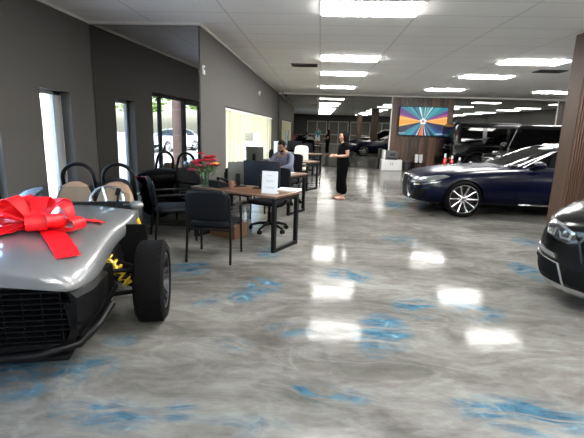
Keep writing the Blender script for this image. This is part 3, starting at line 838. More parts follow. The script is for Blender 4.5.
# ---- boxy off-roaders -----------------------------------------------------------------
def offroader(label, loc, rz, sticker=False, front=True):
    t = thing('boxy_off_road_vehicle', label, 'car', loc, rz); WB = 2.85; hw = .93
    side = [(-.78, .42), (-.78, .98), (-.72, 1.08), (.62, 1.16), (3.78, 1.16), (3.80, .50), (3.70, .42)]
    mb = MB(); mb.prism(side, 'Y', -hw, hw)
    bmesh.ops.bevel(mb.bm, geom=mb.bm.edges[:], offset=.05, segments=3, affect='EDGES', profile=.5)
    body = mb.mesh(); solid = body.copy()
    body = arch_cut(body, (0, WB), .47, .62, .42)
    for s in (-1, 1):
        for xx in (.75, 1.75, 2.6): body = boolean(body, MB().box((xx, s * (hw + .05), .8), (.012, .14, .66)).mesh())
    link('body', body, M['black_paint'], t, 35)
    rings = [(1.12, .66, 3.80, .885, 14), (1.2, .70, 3.79, .88, 14), (1.84, 1.06, 3.74, .80, 14), (1.93, 1.14, 3.70, .77, 12), (1.975, 1.24, 3.6, .66, 8)]
    wz0, wz1 = 1.22, 1.80
    wins = [[(1.02, wz0), (1.24, wz1), (1.70, wz1), (1.70, wz0)], [(1.82, wz0), (1.82, wz1), (2.55, wz1), (2.55, wz0)], [(2.7, wz0), (2.7, wz1), (3.5, wz1), (3.55, wz0)]]
    greenhouse(t, rings, wins, [([(-.80, wz0), (-.74, 1.83), (.74, 1.83), (.80, wz0)], .4, 1.16, 'windshield'), ([(-.7, wz0), (-.66, wz1), (.66, wz1), (.7, wz0)], 3.6, 4., 'rear_window')], 'black_paint', 'dark_glass')
    seats(t, (1.9, 2.8), .42, 1.2, 'leather')
    side_mirrors(t, 1.0, .95, 1.28, 'black_paint', (.09, .2, .22))
    for s in (-1, 1):
        for xc in (0, WB):
            fl_ = MB()
            pts = [(xc + .5 * math.cos(a), s * (hw + .02), .42 + .5 * math.sin(a)) for a in [PI * k / 12 for k in range(13)]]
            fl_.ribbon(pts, (0, 1, 0), .13, .018)
            fl_.build('wheel_flare', M['matt_black'], t, 40)
        MB().box((1.5, s * (hw + .012), .80), (4.3, .035, .07), bev=.01).build('rub_strip', M['matt_black'], t)
        MB().box((1.42, s * (hw + .03), .40), (1.75, .12, .05), bev=.02).build('side_step', M['alloy'], t, 40)
        MB().box((2.4, s * .74, 1.975), (2.2, .04, .035), bev=.012).build('roof_rail', M['dark_alloy'], t)
        MB().lathe([(0, 0), (.115, 0), (.115, .03), (.1, .035), (0, .045)], 32, Matrix.Translation((-.77, s * .62, .86)) @ Matrix.Rotation(-PI / 2, 4, 'Y')).build('headlight', M['lamp_lens'], t, 40)
        MB().box((-.3, s * .72, 1.13), (.2, .13, .07), bev=.025).build('turn_signal', M['lamp_lens'], t, 40)
        MB().box((3.8, s * .78, .62), (.03, .16, .1), bev=.01).build('tail_light', M['tail_red'], t)
        for x in (0, WB): wheel_parts(t, x, s * .83, s, .40, .27, .25, 5, 'dark_alloy', 'single')
    MB().box((-.84, 0, .52), (.22, 1.9, .22), bev=.05).build('front_bumper', M['matt_black'], t, 40)
    MB().box((3.84, 0, .52), (.18, 1.9, .2), bev=.05).build('rear_bumper', M['matt_black'], t, 40)
    gm = MB()
    for k in range(4): gm.box((-.79, 0, .76 + .07 * k), (.03, .92, .03), bev=.008)
    gm.build('grille', M['dark_alloy'], t)
    MB().lathe([(0, 0), (.36, 0), (.38, .04), (.38, .18), (.3, .2), (0, .2)], 40, Matrix.Translation((3.8, .05, .98)) @ Matrix.Rotation(PI / 2, 4, 'Y')).build('spare_wheel_cover', M['black_paint'], t, 40)
    if sticker: MB().box((1.075, sticker * .62, 1.78), (.008, .12, .05), Matrix.Rotation(.51, 3, 'Y')).build('windshield_sticker', M['paper'], t)
    MB().box((1.5, 0, .42), (4.2, 1.2, .14)).build('underbody', M['matt_black'], t)
    return t
offroader('boxy black off-road vehicle facing the camera behind the roof of the navy sedan', (5.85, 12.45, 0), math.radians(45), 1).scale = (.96,) * 3
offroader('boxy black off-road vehicle parked side-on along the back mirror beside the television panel', (8.78, 17.2, 0), PI)

# ---- white car outside --------------------------------------------------------------------
wc = sedan('parked_car', 'white car parked outside beyond the glass front, seen in the mirror', (-11.2, -12.2, -.11), math.radians(-79), 'white_paint', 'leather')
# ------------------------------------------------------------------ three-wheeled roadster
TH = math.radians(14)
sl = thing('three_wheeled_roadster', 'grey open three-wheeled sports car with a red bow on its hood', 'car', (-2.20, 3.04, 0), PI / 2 + TH)
# local axes: x runs to the rear, y to the car's right.  b(+ = picture right) is -y
def lp(a, b, z): return Vector((a, -b, z))
def half_loft(stations, thick=None):
    """stations: (a, [(b,z),...]) from centre outwards; mirrored to a closed shell"""
    rings = []
    for a, half in stations:
        pts = [lp(a, b, z) for b, z in half] ; rings.append([lp(a, -b, z) for b, z in half[:0:-1]] + pts)
    return rings
def nose(a, zc, wid, ze, zlow):
    # crowned hood, flat-ish top that rolls over to the wheel cut-out edge
    top = [(0, zc), (wid * .45, zc - .012), (wid * .78, zc - .05), (wid * .95, zc - .11 if zc - .11 > ze else (zc + ze) / 2), (wid, ze)]
    return top + [(wid - .03, zlow), (wid * .8, (zlow + zc - .065) / 2 + .02), (wid * .45, zc - .065)]
st = [(-.88, nose(-.86, .73, .49, .60, .57)), (-.82, nose(-.8, .755, .55, .585, .55)), (-.66, nose(-.66, .775, .59, .575, .53)), (-.42, nose(-.42, .80, .60, .565, .50)), (-.1, nose(-.1, .82, .58, .595, .50)),
      (.25, nose(.25, .835, .57, .645, .52)), (.6, nose(.6, .83, .61, .69, .52)), (.86, nose(.86, .815, .63, .71, .5)), (1.0, nose(1.0, .80, .63, .70, .48))]
rings = [r + [] for r in half_loft(st)]
hood = subdiv(MB().loft(rings).mesh(), 2)
link('hood', hood, M['silver_paint'], sl, 40)
# dark nose under the hood
st = [(-.84, [(0, .665), (.42, .655), (.54, .53), (.535, .36), (.40, .20), (0, .175)]), (-.70, [(0, .68), (.48, .66), (.60, .53), (.59, .36), (.46, .17), (0, .15)]),
      (-.3, [(0, .62), (.5, .58), (.60, .50), (.59, .34), (.5, .17), (0, .14)]), (-.06, [(0, .56), (.45, .54), (.5, .5), (.5, .34), (.45, .17), (0, .14)]), (1.0, [(0, .6), (.5, .58), (.56, .5), (.6, .34), (.55, .15), (0, .13)])]
fas = MB().loft(half_loft(st)).mesh()
gcut = MB().prism([(-.45, .225), (.45, .225), (.51, .36), (.50, .54), (.43, .635), (-.43, .635), (-.50, .54), (-.51, .36)], 'X', -1.2, -.62).mesh()
link('front_fascia', boolean(fas, gcut), M['charcoal'], sl, 30)
mb = MB()
for k in range(11):
    zz = .25 + .036 * k
    mb.box((-.815, 0, zz), (.06, .98 if .3 < zz < .53 else .86, .007))
for k in range(9): mb.box((-.80, -.44 + .11 * k, .43), (.05, .008, .39))
mb.build('grille', M['black_plastic'], sl)
mb = MB()
for k in range(4): mb.box((-.775, -.02, .255 + .036 * k), (.03, .62, .011))
mb.box((-.66, 0, .42), (.04, .8, .36)); mb.build('radiator', M['dark_alloy'], sl)
# splitter with swept-up corners
pts = [lp(-.50, -.66, .34), lp(-.68, -.62, .28), lp(-.80, -.52, .20), lp(-.88, -.30, .172), lp(-.90, 0, .168), lp(-.88, .30, .172), lp(-.80, .52, .20), lp(-.68, .62, .28), lp(-.50, .66, .34)]
MB().tube(pts, .028, 10).build('splitter', M['black_plastic'], sl, 50)
MB().box((-.62, 0, .135), (.5, .95, .03), bev=.01).build('undertray', M['matt_black'], sl)
for s in (-1, 1):
    mb = MB(); mb.raw([lp(-.84, s * .50, .50), lp(-.84, s * .53, .32), lp(-.15, s * .60, .33), lp(-.15, s * .60, .53), lp(-.84, s * .46, .50), lp(-.84, s * .49, .32), lp(-.15, s * .56, .33), lp(-.15, s * .56, .53)],
        [[0, 1, 2, 3], [4, 7, 6, 5], [0, 3, 7, 4], [1, 5, 6, 2], [0, 4, 5, 1], [3, 2, 6, 7]]).build('side_panel', M['charcoal'], sl)
    MB().ribbon([lp(-.80, s * .535, .265), lp(-.55, s * .615, .325), lp(-.2, s * .63, .37)], (0, 0, 1), .035, .012).build('canard', M['black_plastic'], sl, 40)
    MB().box(lp(.50, s * .62, .42), (.04, .30, .54), bev=.01).build('arch_shadow_plate', M['matt_black'], sl)  # added black plate standing in for tub side and shadow in the wheel well
    # suspension
    mb = MB()
    for z0, z1, a0, a1 in ((.27, .24, -.2, -.02), (.27, .24, .3, .04), (.46, .42, -.15, 0), (.46, .42, .25, .02)):
        mb.tube([lp(a0, s * .45, z0), lp(a1, s * .76, z1)], .018)
    mb.tube([lp(.05, s * .4, .36), lp(.06, s * .74, .33)], .022); mb.box(lp(.02, s * .75, .33), (.1, .05, .26), bev=.015)
    mb.build('suspension_arms', M['black_metal'], sl, 40)
    mb = MB(); p0, p1 = lp(.12, s * .42, .58), lp(.06, s * .68, .28); dd = p1 - p0
    q = rot_to(dd).to_3x3()
    coil = [p0 + dd * (k / 80) + q @ Vector((.048 * math.cos(k * .55), .048 * math.sin(k * .55), 0)) for k in range(81)]
    mb.tube(coil, .011, 6); mb.build('coil_spring', M['yellow'], sl, 60)
    MB().tube([p0, p1], .022).build('damper', M['yellow'], sl, 40)
    wo = wheel_parts(sl, -.04, -s * .885, -s, .335, .225, .235, 6, 'dark_alloy', 'twin')
    # tread grooves
    mb = MB()
    for k in range(36):
        a = 2 * PI * k / 36
        for sd in (-1, 1):
            c0 = lp(-.04 + .334 * math.cos(a), s * .885 + sd * .09, .335 + .336 * math.sin(a)); a2 = a + .12
            c1 = lp(-.04 + .334 * math.cos(a2), s * .885 + sd * .03, .335 + .334 * math.sin(a2))
            mb.tube([c0, c1], .003, 4)
    gm_ = mb.mesh(); ty = [c for c in wo.children if c.name.startswith('tyre')][0]
    bm_ = bmesh.new(); bm_.from_mesh(ty.data); bm_.from_mesh(gm_); bm_.to_mesh(ty.data); bm_.free()
    # cockpit flank and yellow accent
    st2 = [(.8, .56, .65, .16, .72), (1.1, .52, .61, .16, .74), (1.6, .46, .55, .16, .72), (2.0, .40, .50, .18, .74), (2.35, .34, .45, .26, .72), (2.7, .25, .38, .36, .64)]
    rg = [[lp(a, s * b0, z0), lp(a, s * (b1 - .03), z0 + .01), lp(a, s * b1, (z0 + z1) / 2), lp(a, s * (b1 - .02), z1), lp(a, s * (b0 + .02), z1 - .01), lp(a, s * (b0 - .02), (z0 + z1) / 2)] for a, b0, b1, z0, z1 in st2]
    link('cockpit_side', subdiv(MB().loft(rg).mesh(), 1), M['silver_paint'], sl, 50)
    MB().ribbon([lp(.66, s * .66, .70), lp(.68, s * .69, .58), lp(.78, s * .70, .45), lp(.98, s * .71, .34)], (1, 0, 0), .085, .008).build('accent_strip', M['yellow'], sl, 40)
    # mirror on a stalk
    mb = MB(); mb.tube([lp(.92, s * .48, .80), lp(.95, s * .56, .80)], .012); mb.ell(lp(.96, s * .60, .785), (.045, .07, .045), 18, 12)
    mb.build('side_mirror', M['silver_paint'], sl, 60)
    # seats
    b = s * .235 - .04
    mb = MB(); mb.box(lp(1.60, b, .36), (.5, .42, .14), bev=.05, seg=3)
    shp = [(1.78, .22, .38), (1.83, .24, .5), (1.90, .225, .64), (1.96, .19, .76), (2.0, .14, .85), (2.015, .07, .885)]
    rg = []
    for a, w2, zz in shp:
        rg.append([lp(a + .055 * math.cos(t_) + (.04 * abs(math.sin(t_)) * -1), b + w2 * math.sin(t_), zz) for t_ in [2 * PI * k / 20 for k in range(20)]])
    mb.loft(rg)
    mb.build('seat', M['tan'], sl, 60)
    # roll hoop
    pts = [lp(2.15, b - .19, .60), lp(2.13, b - .185, .85)] + [lp(2.1, b - .18 * math.cos(t_), .93 + .165 * math.sin(t_)) for t_ in [PI * k / 14 for k in range(15)]] + [lp(2.13, b + .185, .85), lp(2.15, b + .19, .60)]
    MB().tube(pts, .024, 12).build('roll_hoop', M['black_plastic'], sl, 60)
MB().box((1.55, 0, .2), (1.5, 1.05, .08), bev=.02).build('floor_pan', M['matt_black'], sl)
MB().box((1.02, 0, .70), (.14, 1.1, .22), bev=.04).build('dashboard', M['black_plastic'], sl, 40)
mb = MB(); ctr = lp(1.24, .25, .775); tl = Matrix.Rotation(-1.15, 3, 'Y')
mb.tube([ctr + tl @ Vector((.17 * math.cos(t_), .17 * math.sin(t_), 0)) for t_ in [2 * PI * k / 28 for k in range(28)]], .014, 8, True)
for a in (0.3, 2.84, 4.71): mb.tube([ctr, ctr + tl @ Vector((.17 * math.cos(a), .17 * math.sin(a), 0))], .013, 6)
mb.cyl(ctr, ctr + tl @ Vector((0, 0, -.2)), .025); mb.build('steering_wheel', M['alloy'], sl, 50)
# low smoked wind screen and centre stalk mirror
rows_ = []
for k in range(15):
    t_ = -1 + 2 * k / 14; b = .55 * t_; bow = .13 * t_ * t_
    rows_.append([lp(.72 + bow, b, .80 - .02 * abs(t_)), lp(.93 + bow, b * .95, .98 - .10 * t_ ** 4)])
mb = MB(); vs = [p for r in rows_ for p in r]
mb.raw(vs, [[2 * k, 2 * k + 1, 2 * k + 3, 2 * k + 2] for k in range(14)])
ws_ = mb.mesh()
def sol(o): a = o.modifiers.new('s', 'SOLIDIFY'); a.thickness = .006
link('windscreen', evaluate(ws_, [sol]), M['screen_glass'], sl, 60)
mb = MB(); mb.tube([lp(.88, .43, .78), lp(.90, .44, .90)], .012); mb.box(lp(.91, .44, .93), (.03, .045, .08), Matrix.Rotation(.3, 3, 'X'), bev=.01); mb.build('stalk_sensor', M['black_plastic'], sl, 40)
# tail: cowl, fender, single rear wheel
cw = [(1.98, .50, .30, .66), (2.2, .46, .34, .80), (2.5, .34, .40, .86), (2.85, .22, .52, .84), (3.15, .13, .66, .80)]
rg = [[lp(a, w2 * math.sin(t_), z0 + (z1 - z0) * (.5 + .5 * math.cos(t_))) for t_ in [2 * PI * k / 18 for k in range(18)]] for a, w2, z0, z1 in cw]
link('rear_cowl', subdiv(MB().loft(rg).mesh(), 1), M['charcoal'], sl, 60)
wo = wheel_parts(sl, 2.67, 0, 1, .345, .30, .235, 6, 'dark_alloy', 'twin')
mb = MB()
for s in (-1, 1): mb.tube([lp(2.0, s * .22, .32), lp(2.67, s * .2, .345)], .035)
mb.build('swing_arm', M['black_metal'], sl, 40)
for s in (-1, 1): MB().box(lp(3.12, s * .07, .74), (.05, .1, .04), bev=.012).build('tail_light', M['tail_red'], sl)

# ------------------------------------------------------------------ red bow resting on the hood
def w2(a, b, z): return sl.matrix_basis @ lp(a, b, z)
bw = thing('gift_bow', 'big glossy red ribbon bow on the hood of the grey roadster', 'bow', (0, 0, 0))
bc = Matrix.Translation((-2.200, 3.04, 0)) @ Matrix.Rotation(PI / 2 + TH, 4, 'Z') @ Matrix.Translation(lp(-.10, .07, .80))
bw.location = bc.translation; bw.rotation_euler = (0, 0, 0)
# bow axes: X = picture right, Y = away from camera, Z = up
def loop(ang, el, length, width, fat, tilt=0.):
    """ribbon loop leaving the knot in direction ang (plan) and el (elevation)"""
    el *= .72; length *= 1.05
    dv = Vector((math.cos(ang) * math.cos(el), math.sin(ang) * math.cos(el), math.sin(el)))
    up = Vector((-math.cos(ang) * math.sin(el), -math.sin(ang) * math.sin(el), math.cos(el)))
    pts = []
    for k in range(25):
        t_ = k / 24; s_ = math.sin(PI * t_)
        pts.append(dv * length * s_ ** .8 + up * fat * math.sin(2 * PI * t_) * (.35 + .65 * s_))
    side = dv.cross(up)
    side = (side + up * tilt)
    MB().ribbon(pts, side, lambda q: width * (.45 + .55 * math.sin(PI * q)), .003).build('ribbon_loop', M['red'], bw, 60, loc=(0, 0, .05))
for a in ((2.95, .22, .44, .17, .085, .1), (3.5, .1, .40, .15, .07, -.2), (2.5, .45, .34, .16, .08, .2), (.25, .5, .24, .17, .09, -.1), (-.1, .05, .34, .14, .06, .1), (1.2, .6, .26, .16, .08, .1),
          (4.1, .25, .28, .14, .07, .1), (5.3, .3, .22, .14, .07, 0), (1.9, .9, .22, .15, .08, 0), (3.1, .75, .27, .15, .08, .1), (-.5, .3, .26, .13, .06, .2)):
    loop(*a)
MB().ell((0, 0, .075), (.075, .06, .06), 18, 12).build('knot', M['red'], bw, 60)
def tail(pts, width):
    inv = bc.to_3x3().inverted()
    P = [Matrix.Rotation(0, 4, 'Z') @ ((Matrix.Translation((-2.2, 3.04, 0)) @ Matrix.Rotation(PI / 2 + TH, 4, 'Z')) @ lp(*p) - bc.translation) for p in pts]
    MB().ribbon(P, (1, .2, 0), width, .003).build('ribbon_tail', M['red'], bw, 60)
def htop(a, b):
    # hood height at (a,b), found by looking at the built mesh
    best = None
    ok, pos, nrm, idx = hood_o.ray_cast(lp(a, b, 2.), Vector((0, 0, -1)))
    return pos.z if ok else .6
hood_o = [o for o in sl.children if o.name.startswith('hood') and 'vent' not in o.name][0]
def tail_on(path, width, z0, lift=.012):
    q = []
    N = 22
    for k in range(N + 1):
        t_ = k / N * (len(path) - 1); i = min(int(t_), len(path) - 2); f = t_ - i
        a = path[i][0] * (1 - f) + path[i + 1][0] * f; b = path[i][1] * (1 - f) + path[i + 1][1] * f
        q.append((a, b, max(htop(a, b) + lift + .012 * abs(math.sin(k * .9)), 0) + (z0 * max(0, 1 - k / 4))))
    P = [(Matrix.Translation((-2.2, 3.04, 0)) @ Matrix.Rotation(PI / 2 + TH, 4, 'Z')) @ lp(*p) - bc.translation for p in q]
    dirv = (P[-1] - P[0]); sd = Vector((-dirv.y, dirv.x, 0)).normalized()
    MB().ribbon(P, sd, width, .003).build('ribbon_tail', M['red'], bw, 60)
tail_on([(-.02, .10), (-.3, .25), (-.64, .45)], .15, .06)
tail_on([(-.02, .05), (-.25, -.10), (-.5, -.30)], .16, .06)
tail_on([(-.02, .02), (-.05, -.25), (-.1, -.52)], .13, .07)
tail_on([(0, .1), (.08, .28), (.2, .46)], .10, .05)
# ------------------------------------------------------------------ desks
DA = math.atan2(-.461, .887)
def desk(label, cx_, cy_, da=DA):
    t = thing('office_desk', label, 'desk', (cx_, cy_, 0), da, 'desks in a row by the window')
    MB().box((0, 0, .735), (1.45, .65, .03), bev=.004).build('desktop', M['desk_wood'], t)
    for s in (-1, 1):
        mb = MB(); x = s * .68
        for y in (-.28, .28): mb.box((x, y, .36), (.05, .05, .72))
        mb.box((x, 0, .0251), (.05, .51, .05)); mb.box((x, 0, .695), (.05, .51, .05))
        mb.build('leg_frame', M['black_metal'], t)
    MB().box((0, .28, .70), (1.31, .03, .04)).build('cross_bar', M['black_metal'], t)
    return t
D1 = (-1.017, 5.81)
D2 = (-1.0, 8.22); D3 = (-.76, 11.46); D4 = (-.66, 14.9)
dk = desk('wooden desk with black legs nearest the camera, vase and sign on top', *D1)
for c, lb in ((D2, 'wooden desk at which the man in the grey blue shirt sits'), (D3, 'wooden desk in front of the cream office chair'), (D4, 'farthest wooden desk near the back mirror')):
    dup(dk, (*c, 0), DA, lb)
def on(c, u, v, z=.75):
    """point on a desk: u along its width, v to its far side"""
    return (c[0] + u * math.cos(DA) - v * math.sin(DA), c[1] + u * math.sin(DA) + v * math.cos(DA), z)

# ------------------------------------------------------------------ chairs
def armchair(label, x, y, rz):
    """faces local +Y"""
    t = thing('visitor_armchair', label, 'chair', (x, y, 0), rz, 'black visitor armchairs')
    mb = MB(); mb.box((0, .02, .445), (.50, .48, .075), bev=.03, seg=3); mb.build('seat', M['leather'], t, 50)
    rg = []
    for k in range(7):
        f = k / 6; z = .50 + .40 * f; yb = -.235 - .07 * f; hw = .25 + .012 * math.sin(PI * f) - (.02 if k == 6 else 0)
        rg.append([Vector((xx, yb - .035 * (1 - (xx / .26) ** 2) + dy, z)) for dy, seq in ((-.02, (-1, -.6, 0, .6, 1)), (.025, (1, .6, 0, -.6, -1))) for xx in [q * hw for q in seq]])
    link('backrest', subdiv(MB().loft(rg).mesh(), 1), M['leather'], t, 60)
    for sx in (-1, 1):
        mb = MB(); mb.tube([(sx * .27, .27, .0), (sx * .265, .255, .40), (sx * .265, .25, .655)], .016); mb.build('leg', M['black_metal'], t, 50)
        mb = MB(); mb.tube([(sx * .27, -.29, .0), (sx * .262, -.245, .42), (sx * .255, -.285, .80)], .016); mb.build('leg', M['black_metal'], t, 50)
        mb = MB(); mb.box((sx * .268, .0, .665), (.045, .50, .03), bev=.012); mb.build('armrest', M['black_plastic'], t, 50)
    mb = MB(); mb.tube([(-.262, .22, .40), (.262, .22, .40)], .014); mb.tube([(-.262, -.23, .40), (.262, -.23, .40)], .014)
    mb.build('seat_frame', M['black_metal'], t, 50)
    return t
ac = armchair('black armchair with its back to the camera at the front of the nearest desk', -1.245, 4.97, math.radians(-3))
dup(ac, (-2.05, 5.76, 0), math.radians(-62), 'black armchair between the grey roadster and the nearest desk, turned sideways')
dup(ac, (-.62, 10.65, 0), math.radians(-20), 'black armchair on the near side of the desk with the cream chair')
dup(ac, (-1.35, 14.35, 0), math.radians(-15), 'black armchair at the farthest desk')
dup(ac, (-1.32, 7.55, 0), math.radians(-20), 'black armchair in front of the desk of the man')

def office_chair(label, x, y, rz, mt, frame='matt_black', hb=.52, base_rot=0.):
    """swivel chair facing local +Y"""
    t = thing('swivel_chair', label, 'chair', (x, y, 0), rz)
    MB().box((0, .02, .475), (.50, .48, .075), bev=.035, seg=3).build('seat', M[mt], t, 50)
    rg = []
    for k in range(8):
        f = k / 7; z = .56 + hb * f; yb = -.245 - .06 * f + .03 * math.sin(PI * f); hw = .235 - .03 * f - (.03 if k in (0, 7) else 0)
        rg.append([Vector((xx, yb - .05 * (1 - (xx / .25) ** 2) + dy, z)) for dy, seq in ((-.022, (-1, -.6, 0, .6, 1)), (.022, (1, .6, 0, -.6, -1))) for xx in [q * hw for q in seq]])
    link('backrest', subdiv(MB().loft(rg).mesh(), 1), M[mt], t, 60)
    mb = MB(); mb.tube([(0, -.1, .43), (0, -.26, .44), (0, -.33, .55), (0, -.31, .75)], .022); mb.build('back_support', M[frame], t, 50)
    mb = MB(); mb.cyl((0, 0, .10), (0, 0, .30), .03); mb.cyl((0, 0, .28), (0, 0, .44), .02); mb.build('gas_column', M[frame], t, 40)
    mb = MB()
    for k in range(5):
        a = base_rot + 2 * PI * k / 5; mb.tube([(0, 0, .12), (.16 * math.cos(a), .16 * math.sin(a), .115), (.30 * math.cos(a), .30 * math.sin(a), .075)], [.03, .022, .017])
    mb.build('star_base', M[frame], t, 40)
    for k in range(5):
        a = base_rot + 2 * PI * k / 5; p = Vector((.30 * math.cos(a), .30 * math.sin(a), .032)); q = Vector((-math.sin(a), math.cos(a), 0))
        mb = MB()
        for s in (-1, 1): mb.cyl(p + q * s * .008, p + q * s * .026, .032)
        mb.cyl(p, p + Vector((0, 0, .05)), .012); mb.build('caster', M['matt_black'], t, 40)
    for s in (-1, 1):
        mb = MB(); mb.tube([(s * .24, .0, .44), (s * .29, 0, .50), (s * .29, -.02, .66)], .016); mb.box((s * .29, .02, .675), (.06, .26, .03), bev=.012); mb.build('armrest', M[frame], t, 50)
    return t
office_chair('black swivel chair with a five-star base behind the nearest desk', -.74, 6.44, math.radians(180 - 25), 'mesh_black', hb=.42, base_rot=.35)
office_chair('black high-back swivel chair the man sits on', -.66, 8.95, math.radians(180 - 30), 'mesh_black', hb=.50)
office_chair('cream high-back swivel chair behind the third desk', -.57, 12.05, math.radians(180 - 12), 'cream', 'matt_black', .56)
office_chair('black swivel chair behind the farthest desk', -.45, 15.5, math.radians(180), 'mesh_black')

# ------------------------------------------------------------------ things on the desks
def monitor(label, p, rz, w_, h_, back, group=None, tilt=.06, lift=.10):
    """screen faces local +Y, back towards -Y"""
    t = thing('computer_monitor', label, 'monitor', p, rz, group)
    Rm = Matrix.Rotation(tilt, 3, 'X')
    MB().box((0, 0, lift + h_ / 2), (w_, .035, h_), Rm, bev=.008).build('casing', M[back], t, 40)
    MB().box((0, .021, lift + h_ / 2), (w_ - .02, .003, h_ - .02), Rm).build('screen', M['matt_black'], t)
    mb = MB(); mb.box((0, -.035, lift * .5 + .08), (.06, .02, lift + .16), bev=.005); mb.box((0, -.02, .006), (.22, .17, .012), bev=.004); mb.build('stand', M['black_plastic'], t, 40)
    return t
monitor('dark blue-grey back of the monitor on the nearest desk, behind the white sign', (-.80, 5.92, .75), math.radians(-6), .53, .36, 'monitor_back', lift=.03)
monitor('grey-green monitor standing askew behind the larger dark one on the nearest desk', (-1.175, 6.02, .75), math.radians(38), .30, .33, 'monitor_grey', lift=.03, tilt=.12)
monitor('grey monitor on the desk of the man, seen from behind', on(D2, -.33, .02), math.radians(-14), .37, .30, 'monitor_grey', lift=.17, tilt=.05)
monitor('small black monitor on the farthest desk', on(D4, -.3, .1), math.radians(-10), .5, .3, 'monitor_back')

def sign(label, p, rz, w_, h_, lines):
    t = thing('sign_holder', label, 'sign', p, rz)
    MB().box((0, 0, h_ / 2 + .004), (w_, .006, h_), Matrix.Rotation(-.1, 3, 'X')).build('sheet', M['paper'], t)
    MB().box((0, .03, .004), (w_, .1, .006)).build('acrylic_foot', M['white_plastic'], t)
    mb = MB()
    for (u, v, lw, lh) in lines: mb.box((u, -.0042 + .1 * (v - h_ / 2) , v), (lw, .002, lh), Matrix.Rotation(-.1, 3, 'X'))
    if lines: mb.build('printed_lines', M['ink'], t)
    return t
sign('white printed sheet in a stand at the front of the nearest desk', (-.63, 5.46, .75), math.radians(-8), .215, .29,
     [(0, .235, .07, .006), (0, .17, .12, .006), (0, .155, .10, .005), (0, .085, .14, .005), (0, .072, .12, .005)])
monitor('pale white monitor on the third desk, seen to the left of the man', on(D3, -.42, .05), math.radians(-12), .30, .34, 'white_plastic', lift=.14, tilt=.03)
# papers
t = thing('paper_stack', 'stack of white papers at the right end of the nearest desk', 'papers', (-.40, 5.76, .75), DA + .12)
for k in range(4): MB().box((.004 * k, -.003 * k, .004 + .007 * k), (.30, .22, .006), Matrix.Rotation(.05 * k, 3, 'Z')).build('sheets', M['paper'], t)
t = thing('paper_stack', 'white papers in front of the man on his desk', 'papers', on(D2, .42, .05), DA)
MB().box((0, 0, .004), (.22, .3, .006)).build('sheets', M['paper'], t)
# desk telephone
t = thing('desk_telephone', 'black desk telephone beside the vase of flowers', 'telephone', (-1.41, 5.89, .75), math.radians(150))
mb = MB(); mb.prism([(-.11, 0), (.11, 0), (.11, .10), (-.11, .035)], 'X', -.10, .10); mb.build('base', M['black_plastic'], t)
mb = MB(); mb.tube([(-.07, -.1, .07), (-.07, -.06, .098), (-.07, .05, .135), (-.07, .10, .13)], [.028, .018, .018, .028], 10); mb.build('handset', M['black_plastic'], t, 50)
MB().box((.035, .06, .095), (.10, .06, .006), Matrix.Rotation(.29, 3, 'X')).build('display', M['grey_plastic'], t)
mb = MB()
for i in range(3):
    for j in range(4): mb.box((.005 + .03 * i, -.07 + .025 * j, .055 + .0075 * j), (.02, .016, .008), Matrix.Rotation(.29, 3, 'X'))
mb.build('buttons', M['grey_plastic'], t)
MB().tube([(-.08, -.1, .06), (-.13, -.05, .02), (-.14, .05, .012), (-.1, .11, .02)], .006, 6).build('cord', M['black_plastic'], t)
# cup
t = thing('coffee_cup', 'brown cup standing on the nearest desk by the telephone', 'cup', (-1.21, 5.80, .75))
MB().lathe([(0, 0), (.032, 0), (.042, .10), (.038, .10), (.03, .01), (0, .01)], 24).build('body', M['brown_cup'], t, 50)
MB().tube([(.04, 0, .085), (.065, 0, .07), (.062, 0, .04), (.036, 0, .03)], .006, 8).build('handle', M['brown_cup'], t, 60)
# flowers
vx, vy = -1.60, 5.86
t = thing('glass_vase', 'clear glass vase at the left end of the nearest desk', 'vase', (vx, vy, .75))
MB().lathe([(0, 0), (.055, 0), (.06, .03), (.05, .10), (.062, .21), (.058, .21), (.046, .10), (.054, .035), (0, .012)], 28).build('glass', M['vase_glass'], t, 50)
MB().lathe([(0, .014), (.05, .034), (.044, .10), (.047, .12), (0, .12)], 24).build('water', M['vase_glass'], t, 50)
bq = thing('flower_bouquet', 'bouquet of red, pink and yellow flowers in the glass vase', 'flowers', (vx, vy, .77))
rnd = random.Random(4)
mb = MB(); heads = []
for k in range(24):
    a = rnd.uniform(0, 2 * PI); rr = math.sqrt(rnd.uniform(.02, 1)) * .19; zz = .41 - rr * rr * 4.5 + rnd.uniform(-.07, .05)
    p = Vector((rr * math.cos(a), rr * math.sin(a), zz)); heads.append(p)
    mb.tube([Vector((.02 * math.cos(a + 3), .02 * math.sin(a + 3), .0)), Vector((.03 * math.cos(a), .03 * math.sin(a), .19)), p], .004, 5)
mb.build('stems', M['leaf'], bq)
mb = MB()
for k in range(46):
    a = rnd.uniform(0, 2 * PI); rr = rnd.uniform(.06, .21); p = Vector((rr * math.cos(a), rr * math.sin(a), rnd.uniform(.17, .36)))
    q = Matrix.Rotation(a, 3, 'Z') @ Matrix.Rotation(rnd.uniform(-.8, .9), 3, 'Y'); s_ = rnd.uniform(.04, .075)
    mb.raw([p + q @ Vector(v) * s_ for v in ((-1, 0, 0), (-.2, -.38, .1), (1, 0, -.1), (-.2, .38, .1))], [[0, 1, 2], [0, 2, 3]])
mb.build('leaves', M['leaf'], bq)
